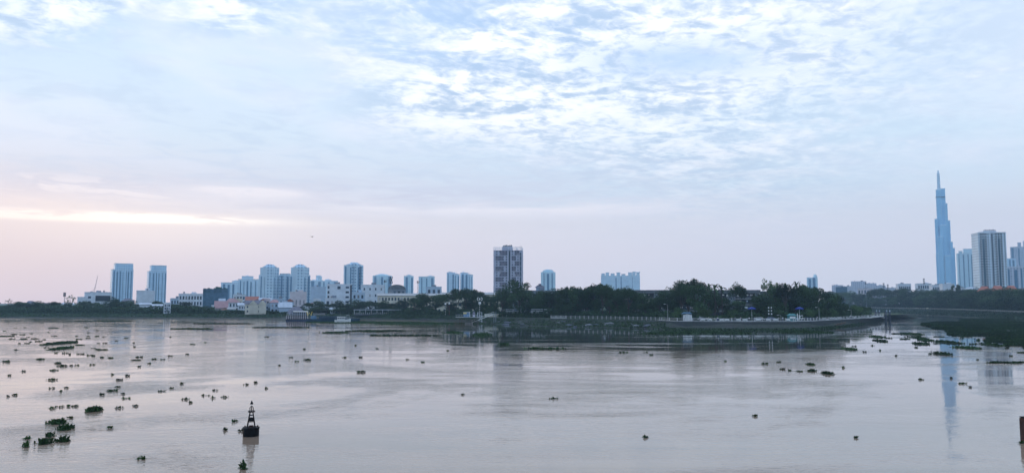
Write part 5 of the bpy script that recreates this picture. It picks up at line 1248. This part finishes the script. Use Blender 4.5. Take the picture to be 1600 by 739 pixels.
def navpost():
    o = G(749.5, 505); X_, zt = WX(749.5, 464.5, o.y); root = empty('navigation_post', (o.x, o.y, 0), 0, 'tall striped navigation post with square board and bracket shaped top mark', 'sign'); h = zt
    n = 16
    for k in range(n): z0 = 1 + (h * .72 - 1) * k / n; z1 = 1 + (h * .72 - 1) * (k + 1) / n; MB().tube([(0, 0, z0), (0, 0, z1)], .13, 6).build('pole_band', 'white_paint' if k % 2 else 'black_paint', root)
    MB().tube([(0, .1, h * .72), (0, .1, h)], .08, 5).build('pole', 'dark_wall', root)
    MB().box(-.6, .6, -.08, 0, h * .74, h * .74 + 1.1).build('board', 'white_paint', root)
    for sg in (-1, 1): MB().tube([(sg * .7, 0, h), (sg * 1.2, 0, h - .6), (sg * 1.2, 0, h - .9), (sg * .7, 0, h - 1.6)], .16, 5).build('top_mark', 'white_paint', root)
    MB().prism([(-.3, -.08), (.3, -.08), (.3, .0), (-.3, .0)], h - 1.3, h - .3, .6).build('top_mark', 'white_paint', root)
    f = MB()
    for x in (-1.1, 1.1):
        for y in (-.8, .8): f.tube([(x, y, -1), (x * .9, y, 5.2)], .09, 5)
    for z in (1.2, 3.2, 5.1):
        for y in (-.8, .8): f.tube([(-1.1, y, z), (1.1, y, z)], .07, 4)
        for x in (-1.1, 1.1): f.tube([(x, -.8, z), (x, .8, z)], .07, 4)
    f.tube([(-1.1, -.8, 1.2), (1.1, -.8, 3.2)], .06, 4).tube([(1.1, -.8, 3.2), (-1.1, -.8, 5.1)], .06, 4); f.build('lattice_base', 'white_wall', root)
navpost()
for px, yt, mm, lb in ((696, 473, 'white_paint', 'white banded marker post, left of two behind the jetty'), (702, 472, 'red_paint', 'red banded marker post, right of two behind the jetty')):
    D = edgeD(700) + 1; X_, zt = WX(px, yt, D); h = zt - ZL; r_ = empty('marker_post', (X_, D, ZL), 0, lb, 'sign', 'marker posts')
    for k in range(9): z0, z1 = h * .85 * k / 9, h * .85 * (k + 1) / 9; MB().tube([(0, 0, z0), (0, 0, z1)], .1, 5).build('pole_band', mm if k % 2 else 'dark_wall', r_)
    MB().box(-.45, .45, -.06, .06, h * .85, h).build('board', 'white_paint', r_)
# low walls and clutter on the shore at the jetty
D = edgeD(770) + 3; loc, rz, W_, H_ = frame_of(757, 786, 490.5, D, 3)
r_ = empty('garden_wall', loc, rz, 'low olive yellow wall right of the gangway', 'wall'); MB().box(-W_ / 2, W_ / 2, -.2, .2, 0, H_).build('wall', 'cream_wall', r_); MB().box(-W_ / 2 - .1, W_ / 2 + .1, -.3, .3, H_, H_ + .15).build('coping', 'concrete', r_)
# boulders on the mud shore
rnd = random.Random(12)
for k in range(3):
    me_b = MB(); bm = bmesh.new(); bmesh.ops.create_icosphere(bm, subdivisions=2, radius=1)
    for v in bm.verts: v.co *= 1 + .28 * mnoise.noise(v.co * 1.3 + Vector((k * 7, 0, 0))); v.co.z *= .6
    me = bpy.data.meshes.new('rock'); bm.to_mesh(me); bm.free(); me.materials.append(MATS['dark_wall' if k != 1 else 'dark_concrete'])
    WIN[('rock', k)] = me
RK = sorted(rnd.uniform(775, 1035) for _ in range(26)); rb = {}
for px in RK:
    e_ = G(px, interp(EDGE, px), ZL); t_ = G(px, interp(TOE, px), 0); k = rnd.uniform(.35, .98); p = e_.lerp(t_, k); p.z = max(.05, p.z * .9)
    zn = ['below the left louvred shelter', 'below the right louvred shelter', 'below the short white railing', 'below the left end of the concrete railing', 'below the middle of the concrete railing', 'below the right end of the concrete railing'][min(5, int((px - 775) / 44))]
    s = rnd.uniform(.5, 1.5); o = inst('rock', WIN[('rock', rnd.randrange(3))], None, p, rnd.uniform(0, 6), (s * rnd.uniform(1, 2), s, s * .7)); rb.setdefault(zn, []).append(o)
for zn, l in rb.items():
    for i, o in enumerate(l): tag(o, 'grey boulder on the mud ' + zn + ('' if len(l) == 1 else ', ' + (ORD[i] if i < len(l) - 1 else 'rightmost')), 'rock', 'boulders on the mud shore')
# mooring dolphins at the tip
for px, lb, yb in ((1371.5, 'left one of two dark pile clusters off the promontory tip', 501), (1387.5, 'right one of two dark pile clusters off the promontory tip', 503)):
    o = G(px, yb); _, zt = WX(px, 486, o.y); r_ = empty('mooring_dolphin', (o.x, o.y, 0), 0, lb, 'mooring', 'mooring pile clusters')
    for x, y in ((-.9, -.5), (.9, -.5), (-.9, .7), (.9, .7)): MB().tube([(x * 1.2, y, -1), (x, y, zt)], .28, 7).build('pile', 'dark_wall', r_)
    MB().box(-1.3, 1.3, -.9, 1.1, zt * .72, zt * .8).build('cap', 'dark_concrete', r_)
    for x in (-.8, .8): MB().box(x - .2, x + .2, -.9, -.6, zt - .3, zt + .5).build('lamp', 'pale_blue_wall', r_)
a = G(1373, 500.5); b_ = G(1385, 502); r_ = empty('walkway', (a.x, a.y, 0), 0, 'low concrete walkway joining the two pile clusters', 'walkway'); d_ = b_ - a
m_ = MB(); Mx = Matrix.Rotation(math.atan2(d_.y, d_.x), 4, 'Z'); m_.box(0, d_.length, -.5, .5, 1.6, 1.9, Mx).build('deck', 'concrete', r_); MB().box(0, d_.length, -.5, -.42, 1.95, 2.1, Mx).build('rail', 'white_wall', r_)
# leaning driftwood on the embankment
for px, py, lb, s in ((1095, 508, 'dark leaning log on the straight part of the stone embankment', 1.0), (1310, 507, 'long dark plank lying down the curved stone embankment', 1.5)):
    o = G(px, py, 1.0); m_ = MB(); m_.tube([(-2.2 * s, 0, -.7), (0, .4, .1), (2.2 * s, .6, .9)], [.3, .4, .2], 7).tube([(1.0, .4, .4), (1.6, .3, 1.2)], .12, 5); tag(m_.build('driftwood', 'wood', None, o), lb, 'driftwood')

# ------------------------------------------------------------------ buoy
def buoy():
    o = G(392, 680.5); root = empty('navigation_buoy', (o.x, o.y, 0), .35, 'black navigation buoy with open tower and cone top mark in the foreground water', 'buoy')
    s = o.y / (F * cp) * 1.0; s = (G(393, 680.5) - G(392, 680.5)).length
    R0 = 12.2 * s; HD = 13.5 * s
    h = MB(); h.smooth = False
    h.ngon(0, 0, R0, 28, -.35, HD - .05, 1.0); h.build('hull', 'black_paint', root)
    MB().ngon(0, 0, R0 * 1.06, 28, HD - .10, HD, 1.0).build('deck_rim', 'black_paint', root)
    MB().ngon(0, 0, R0 * 1.02, 28, HD * .42, HD * .5, 1.0).build('fender_band', 'black_paint', root)
    z1 = 36.5 * s; zb = HD; ra, rb = 8.2 * s, 3.0 * s
    for k in range(4):
        th = math.pi / 4 + k * math.pi / 2; MB().tube([(ra * math.cos(th), ra * math.sin(th), zb), (rb * math.cos(th), rb * math.sin(th), z1)], .042, 8).build('leg', 'black_paint', root)
    for zf in (.36, .8):
        q = ra + (rb - ra) * zf; z = zb + (z1 - zb) * zf; c = [(q * math.cos(math.pi / 4 + k * math.pi / 2), q * math.sin(math.pi / 4 + k * math.pi / 2), z) for k in range(5)]; MB().tube(c, .022, 6).build('brace', 'black_paint', root)
    q = ra + (rb - ra) * .56; zc = zb + (z1 - zb) * .5
    MB().ngon(0, 0, q * 1.02, 4, zc - 2.2 * s, zc + 3.2 * s, .72).build('day_mark', 'black_paint', root)
    MB().ngon(0, 0, 5.3 * s, 20, z1, z1 + .035).build('platform', 'black_paint', root)
    ring = [(5.3 * s * math.cos(t_ * math.pi / 10), 5.3 * s * math.sin(t_ * math.pi / 10), z1 + .09) for t_ in range(21)]; MB().tube(ring, .018, 6).build('platform_ring', 'black_paint', root)
    for rot in (0, 1):
        c = []
        for t_ in range(13):
            a = math.pi * t_ / 12; x = 2.5 * s * math.cos(a); z = z1 + (5.5 * s if 0 < t_ < 12 else 0) + 3.6 * s * math.sin(a); c.append((x, 0, z) if not rot else (0, x, z))
        MB().tube(c, .03, 6).build('lantern_cage', 'black_paint', root)
    MB().ngon(0, 0, 1.0 * s, 10, z1 + .03, z1 + 3.5 * s, .8).build('lantern', 'glass', root)
    MB().tube([(0, 0, z1 + 8.8 * s), (0, 0, z1 + 13.0 * s)], .02, 6).build('stem', 'white_paint', root)
    MB().ngon(0, 0, 2.7 * s, 14, z1 + 12.3 * s, z1 + 18.3 * s, .06).build('top_mark', 'black_paint', root)
    for th in (0.3, 2.6, 4.4): MB().tube([(R0 * .85 * math.cos(th), R0 * .85 * math.sin(th), HD), (R0 * .85 * math.cos(th), R0 * .85 * math.sin(th), HD + .1)], .05, 8).build('bollard', 'rust', root)
    MB().box(-ra * .4, ra * .4, -ra * .4, ra * .4, HD, HD + .12).build('hatch', 'rust', root)
buoy()
# mooring pile cut by right edge
o = G(1608.5, 688.5)
r_ = empty('mooring_pile', (o.x, o.y, 0), .25, 'dark rusty steel pile cut off by the right photo edge', 'pile'); s = .046
zt = WX(1601, 652, o.y)[1]
MB().box(-.38, .5, -.3, .3, -1, zt).build('post', 'black_paint', r_); MB().box(-.45, -.383, -.34, .34, -.6, zt * .97).build('flange', 'rust', r_); MB().box(.503, .57, -.34, .34, -.6, zt * .97).build('flange', 'rust', r_)
MB().box(-.42, .55, -.36, .36, zt, zt + .06).build('cap', 'black_paint', r_); MB().ngon(-.05, -.36, .14, 12, zt * .5, zt * .56).build('ring', 'rust', r_)
# bird
X_, z_ = WX(487.5, 370, 120)
b = MB(); b.tube([(-.16, 0, 0), (0, 0, .02), (.14, 0, .0), (.26, 0, -.02)], [.02, .055, .05, .01], 6)
for sg in (-1, 1): b.quad((-.06, sg * .03, .03), (.08, sg * .03, .03), (.06, sg * .24, .10), (-.04, sg * .24, .10)); b.quad((-.04, sg * .24, .10), (.06, sg * .24, .10), (.10, sg * .46, .02), (.07, sg * .46, .02))
o_ = tag(b.build('bird', 'black_paint', None, (X_, 120, z_)), 'tiny dark bird flying in the pale sky left of centre', 'bird'); o_.rotation_euler = (0, 0, 1.2)

# ------------------------------------------------------------------ water hyacinth
def hy_mesh(wm, dm, seed, ls=.16, dens=26, hh=.38, cap=2600):
    rnd = random.Random(seed); mb = MB(); blobs = []
    nb = max(3, int(2 + wm / max(.6, dm) * 2.2)); nb = min(nb, 30)
    if dm > wm * .9:
        for k in range(8): a = rnd.uniform(0, 6.28); q = rnd.uniform(0, .25); blobs.append((wm * q * math.cos(a), dm * q * math.sin(a), wm * rnd.uniform(.18, .32), dm * rnd.uniform(.16, .3)))
        blobs.append((0, 0, wm * .3, dm * .3)); nb = 0
    for k in range(nb):
        t_ = (k + .5) / nb * 2 - 1; tp = 1 - .75 * abs(t_) ** 1.6; wob_ = mnoise.noise(Vector((t_ * (1.5 + nb * .12), seed * 3.1, 0)))
        blobs.append((t_ * wm * .46, wob_ * .55 * dm, max(.14, wm / nb * rnd.uniform(.8, 1.3)), dm * rnd.uniform(.16, .46) * tp))
    n = int(min(cap, max(14, wm * dm * dens)))
    for _ in range(n):
        bx, by, rx, ry = rnd.choice(blobs); a = rnd.uniform(0, 6.283); q = math.sqrt(rnd.random())
        if rnd.random() < .1: q *= 1.35
        x, y = bx + rx * q * math.cos(a), by + ry * q * math.sin(a)
        h = hh * rnd.uniform(.35, 1.0) * (1.05 - .5 * q); az = rnd.uniform(0, 6.283); lean = rnd.uniform(.1, .9) ; s = ls * rnd.uniform(.6, 1.3)
        c = Vector((x + math.cos(az) * h * lean * .5, y + math.sin(az) * h * lean * .5, h)); dr = Vector((math.cos(az) * lean, math.sin(az) * lean, 1.2 - lean)).normalized(); sd = Vector((-math.sin(az), math.cos(az), 0))
        i = len(mb.v); mb.v += [Vector((x, y, -.02)), c - sd * s * .5, c + dr * s * .9, c + sd * s * .5]; mb.f.append((i, i + 1, i + 2, i + 3))
        if rnd.random() < .6: i = len(mb.v); mb.v += [Vector((x - s, y - s * .6, .03)), Vector((x + s, y - s * .5, .05)), Vector((x + s * .7, y + s, .04)), Vector((x - s * .8, y + s * .8, .06))]; mb.f.append((i, i + 1, i + 2, i + 3))
    return mb.mesh('water_hyacinth', 'hyacinth')
CL = [(66,505,6),(24,512.5,5),(39,512,5.5),(83.5,513,17),(135,512,8),(7,517.3,6),(75,519.4,4.5),(173,514.8,3),(152.5,516.5,3.5),(139.5,520,6.5),(9,525.5,20),(22,522.5,9),(36,523,9),(49,521.5,5),(44,527,5),(37.5,529.7,14),(19,529.7,10),(54,529.5,11),(69,531,5),
(85.5,525,9),(120,525.4,5),(137.5,525.4,5.5),(138,528.7,8.5),(151.5,525.5,8.5),(162,526.5,4.5),(123,530.2,9),(197,528.5,6),(182,532.7,5),(42,536.7,8),(61,533.5,10),(30,537,3),(47.5,534.4,4),(77,538.5,11),(67,539,10),(125,539.4,12.5),(154,536.5,4.5),(164.5,536.3,8),
(72,543.5,7),(79,545.7,4.5),(25.6,547,5.5),(146,544.4,7),(158,546.5,21),(87,551.6,5),(102,552,8),(109,554,2.5),(124,553.4,11),(140,555.4,9),(146,556.5,4.5),(160,558.8,5.5),(173,559.5,11),(10.6,565.4,12),(62,561.8,12.5),(91,567.8,12.5),(95,572.5,14),(85,578.8,11),
(110.6,571.5,5.5),(120,571,5),(143.7,570,8),(36.5,580.6,7.5),(14.7,586.7,3),(175.6,585.4,3),(199,587.5,5),(81,593.7,13),(81,606.7,8),(104,606,6),(95,611.6,3),(12.7,619.4,3),(23,617.5,8),(158.6,617,11),(175,611.3,17),(185,604.8,6),(192.7,615.7,7),(197.4,622.5,12),(186,594,10.5),
(252,611.3,11),(268,607,4),(283.5,599.9,5),(82,638,9),(93,635.8,12),(108,635,8),(118.7,635,9),(185,637.7,11),(212,634.6,7),(110.6,653,8),(42.8,685.7,9),(172,668.6,1.8),(222,717,8.5),(376.5,673.5,7),(366.8,658.7,7),(351,672,2),(385,601,8),(400,598,5),(335.5,610,9),(321,617.8,11),
(350.7,620.6,9),(290.6,624,11),(297,629,3),(332,622,2.5),(217.5,558.3,12),(209,563,9),(217,563,6),(240.7,561.4,8),(253.8,561.7,5.5),(266.5,556.5,7),(234,568.2,7.5),(217.8,572.9,4.3),(300.5,538.2,8.5),(320.7,535.4,4),(292,554,5),(266.5,526.7,3),(209,536,3),(210,542,2.5),
(416.8,526.4,7),(455.4,559,7.5),(463,565.3,7),(479,563,11),(538.4,558.8,6),(564,558.5,6),(563,581.5,11.5),(636.4,561.9,3.5),(660.5,566,6),(589,544.8,3),(475.6,545.7,3),(723.6,616.7,2.5),(416,607,3),(437,571,2),(865.3,623,12),(974,551,13),(1008.8,550.5,7),(1017.6,554.7,5.5),
(1133.5,564.7,4),(1195,569,11),(1179.5,650,6),(1008.8,683.4,5.5),(872,547,8),(1217,566,9),(1221.7,577,9),(1249,580.6,10),(1317.4,574.6,4),(1335,541,7),(1350.7,550,6.5),(1375.3,547.7,6),(1364,540,6),(1389,528.4,8.5),(1401.6,521.4,17),(1414,529.8,17),(1466.4,526.3,15),(1462,537,10),
(1520.8,537.8,13),(1559,541.3,14),(1580,556.4,6),(1596,551,13),(1453.8,553.3,8),(1439.4,593.2,7),(1505,599.5,11),(1517,605,3),(1431.4,543,4),(1486,591,2),(1527,562,2),(1337,684,2.2),(555,540,2.5),(700,548,2.5),(1400,556,2.5),(1234,579,4),(1597,692,8)]
ZONES = [(0, 45, 'near the left photo edge'), (45, 80, 'left of the large twin clump'), (80, 112, 'by the large twin clump'), (112, 160, 'right of the large twin clump'), (160, 215, 'in the sunset glow'), (215, 300, 'well left of the buoy'),
         (300, 370, 'just left of the buoy'), (370, 430, 'beside the buoy'), (430, 600, 'between the buoy and the photo centre'), (600, 800, 'left of the photo centre'), (800, 1050, 'below the central tower'), (1050, 1230, 'right of centre'),
         (1230, 1345, 'by the wide clumps'), (1345, 1420, 'off the promontory tip'), (1420, 1480, 'left of the skyscraper reflection'), (1480, 1540, 'beside the skyscraper reflection'), (1540, 1601, 'near the right photo edge')]
DIST = [(0, 530, 'farther away'), (530, 575, 'mid distance'), (575, 640, 'closer'), (640, 740, 'closest')]
SZ = lambda w_: 'tiny' if w_ < 5 else ('small' if w_ < 10 else 'medium')
bk = {}
for i, (px, py, w_) in enumerate(CL):
    o = G(px, py); mpp = (G(px + 1, py) - o).length; wm = max(.25, w_ * mpp); wm *= .95; dm = wm * (.8 if py > 560 else .75)
    far = py < 560; ls = .14 if py > 600 else (.17 if py > 560 else .22)
    ob = inst('water_hyacinth', hy_mesh(wm, dm, i, ls, 38 if not far else 20, .20 if wm < 1 or py < 560 else .30), None, (o.x, o.y, 0), trnd.uniform(-.3, .3))
    z = next(n for a, b_, n in ZONES if px < b_); dz = next(n for a, b_, n in DIST if py < b_)
    bk.setdefault((SZ(w_), z, dz), []).append((px, ob))
for (sz, z, dz), l in bk.items():
    l.sort(key=lambda t_: t_[0])
    for i, (px, ob) in enumerate(l):
        w_ = '' if len(l) == 1 else (', rightmost' if i == len(l) - 1 else ', ' + ORD[min(i, 7)])
        tag(ob, f'{sz} hyacinth clump {z}, {dz}{w_}', 'water plant', 'water hyacinth clumps drifting on the river')
BIG = [(100, 536.5, 31, 8, 'large dark green double lobed hyacinth mat, upper part of the pair at far left'), (97.5, 545, 22, 6, 'large oval dark green hyacinth mat, lower part of the pair at far left'), (147, 640, 31, 13, 'big round hyacinth clump in the sunset glow'),
       (90, 660, 30, 11, 'large ragged hyacinth raft, topmost of the lower left group'), (104, 669, 27, 11, 'ragged hyacinth raft, second down in the lower left group'), (77.5, 681, 14, 8, 'narrow hyacinth clump joining the lower left rafts'),
       (66, 691, 32, 12, 'wide ragged hyacinth raft, lowest of the lower left group'), (40, 697, 12, 7, 'small hyacinth clump at the left end of the lower left group'), (97.6, 688, 30, 8, 'long hyacinth raft, right one of the lower left group'), (378.6, 731, 18.5, 9, 'spiky hyacinth clump at the bottom edge below the buoy'),
       (1292, 583, 22, 6, 'dense dark hyacinth clump, rightmost of the cluster right of centre'), (1266, 569, 20, 4, 'long hyacinth clump, topmost of the cluster right of centre'), (1269, 579, 20, 5, 'long hyacinth clump in the middle of the cluster right of centre'),
       (1328, 546, 25, 4, 'fish shaped hyacinth raft off the promontory'), (1372, 526.6, 21, 3, 'flat hyacinth raft off the promontory tip, upper of two'), (1375, 532.6, 17, 3, 'flat hyacinth raft off the promontory tip, lower of two'), (1424, 522, 34, 3, 'long thin hyacinth raft at the canal mouth, farthest of the chain'),
       (1434, 527.5, 17, 3.5, 'thick hyacinth clump in the middle of the canal mouth chain'), (1446, 531.5, 26, 2.5, 'long hyacinth raft below the thick clump at the canal mouth'), (1440, 537.3, 33, 3, 'long ragged hyacinth raft, nearest of the canal mouth chain'), (1485, 535.5, 21, 7, 'rounded dark hyacinth mat above the skyscraper reflection'),
       (1511, 544, 40, 5, 'long hyacinth raft crossing right of the skyscraper reflection'), (1546, 538.5, 18, 5, 'hyacinth mat left of the tower reflection'), (1573, 566.5, 58, 3.5, 'very long thin hyacinth raft across the balcony tower reflection'), (1471, 553.5, 17, 6, 'dark hyacinth clump on the left edge of the skyscraper reflection'),
       (525, 520, 52, 2, 'long dark hyacinth raft in mid river below the launch'), (585, 517.5, 78, 2, 'long thin hyacinth raft below the riverside terrace'), (709, 519.6, 32, 2.6, 'dark hyacinth raft left of the jetty reflection'), (752, 523.5, 36, 6, 'broad green hyacinth raft below the navigation post'),
       (630, 524.5, 110, 1.2, 'very thin long hyacinth streak in mid river left of centre'), (440, 512, 80, 1.0, 'thin dark hyacinth streak below the floating restaurant'), (350, 506, 90, 1.0, 'thin hyacinth streak below the cream house'), (300, 514, 60, 1.0, 'faint hyacinth streak right of the far left clumps'),
       (160, 502.5, 80, 1.0, 'thin hyacinth streak under the left twin towers'), (790, 538.5, 30, 2, 'thin hyacinth raft below the central tower'), (850, 545, 60, 2, 'scattered thin hyacinth raft below the big central tree'), (620, 505.2, 290, 5.5, 'long continuous green hyacinth mat along the shore left of the jetty'),
       (1085, 520, 150, 4.5, 'broad dark green hyacinth mat in front of the stone embankment'), (1250, 519, 110, 4.5, 'dark green hyacinth mat before the curving embankment')]
for i, (px, py, w_, hpx, lb) in enumerate(BIG):
    o = G(px, py + hpx * .2); mpp = (G(px + 1, py) - o).length if py < 0 else (G(px + 1, py + hpx * .2) - o).length; wm = w_ * mpp
    near = G(px, py + hpx / 2).y; farr = G(px, py - hpx * (.5 if py < 560 else .25)).y; dm = max(1.0, (farr - near)) * (1.0 if py < 560 else .8)
    yc = (near + farr) / 2; ls = .15 if py > 630 else (.24 if py > 560 else .42)
    me = hy_mesh(wm, dm, 900 + i, ls, 34 if py > 630 else (14 if py > 560 else 3.6), .45 if py > 630 else (.34 if hpx > 5 else .25), 7500)
    ob = inst('water_hyacinth', me, None, (WX(px, py, yc)[0], yc, 0)); tag(ob, lb, 'water plant', 'large water hyacinth rafts')
# the dense field at right
rnd = random.Random(5); mb = MB(); top = [(1440, 505), (1470, 503), (1500, 498), (1540, 497.5), (1600, 500), (1700, 506)]; bot = [(1440, 507), (1455, 510), (1470, 516), (1485, 522), (1505, 527), (1530, 531), (1555, 533.5), (1575, 541), (1600, 542), (1700, 548)]
for _ in range(60000):
    p = rnd.uniform(1440, 1700); a = G(p, interp(bot, p) + (mnoise.noise(Vector((p * .13, 0, 0))) * 3.0 + mnoise.noise(Vector((p * .5, 4, 0))) * 2.5) + rnd.uniform(0, 1.2)); b_ = G(p, interp(top, p)); q = rnd.random() ** 1.3; c = a.lerp(b_, q)
    g_ = mnoise.noise(Vector((c.x * .06, c.y * .06, 3.0)))
    if mnoise.noise(Vector((c.x * .035, c.y * .02, 8.0))) + .5 * mnoise.noise(Vector((c.x * .12, c.y * .08, 2.0))) < -.27 + .75 * max(0, .25 - min(q, 1 - q)) * 2: continue
    h = .15 + .35 * rnd.random() * (1 + g_); az = rnd.uniform(0, 6.28); s = rnd.uniform(.25, .6); sd = Vector((math.cos(az), math.sin(az), 0)); c.z = 0
    i = len(mb.v); mb.v += [c, c + sd * s + Vector((0, 0, h * .7)), c + Vector((0, 0, h + .1)), c - sd * s + Vector((0, 0, h * .6))]; mb.f.append((i, i + 1, i + 2, i + 3))
tag(mb.build('hyacinth_field', 'hyacinth_deep'), 'dense unbroken field of water hyacinth filling the canal mouth at right', 'water plants', kind='stuff')
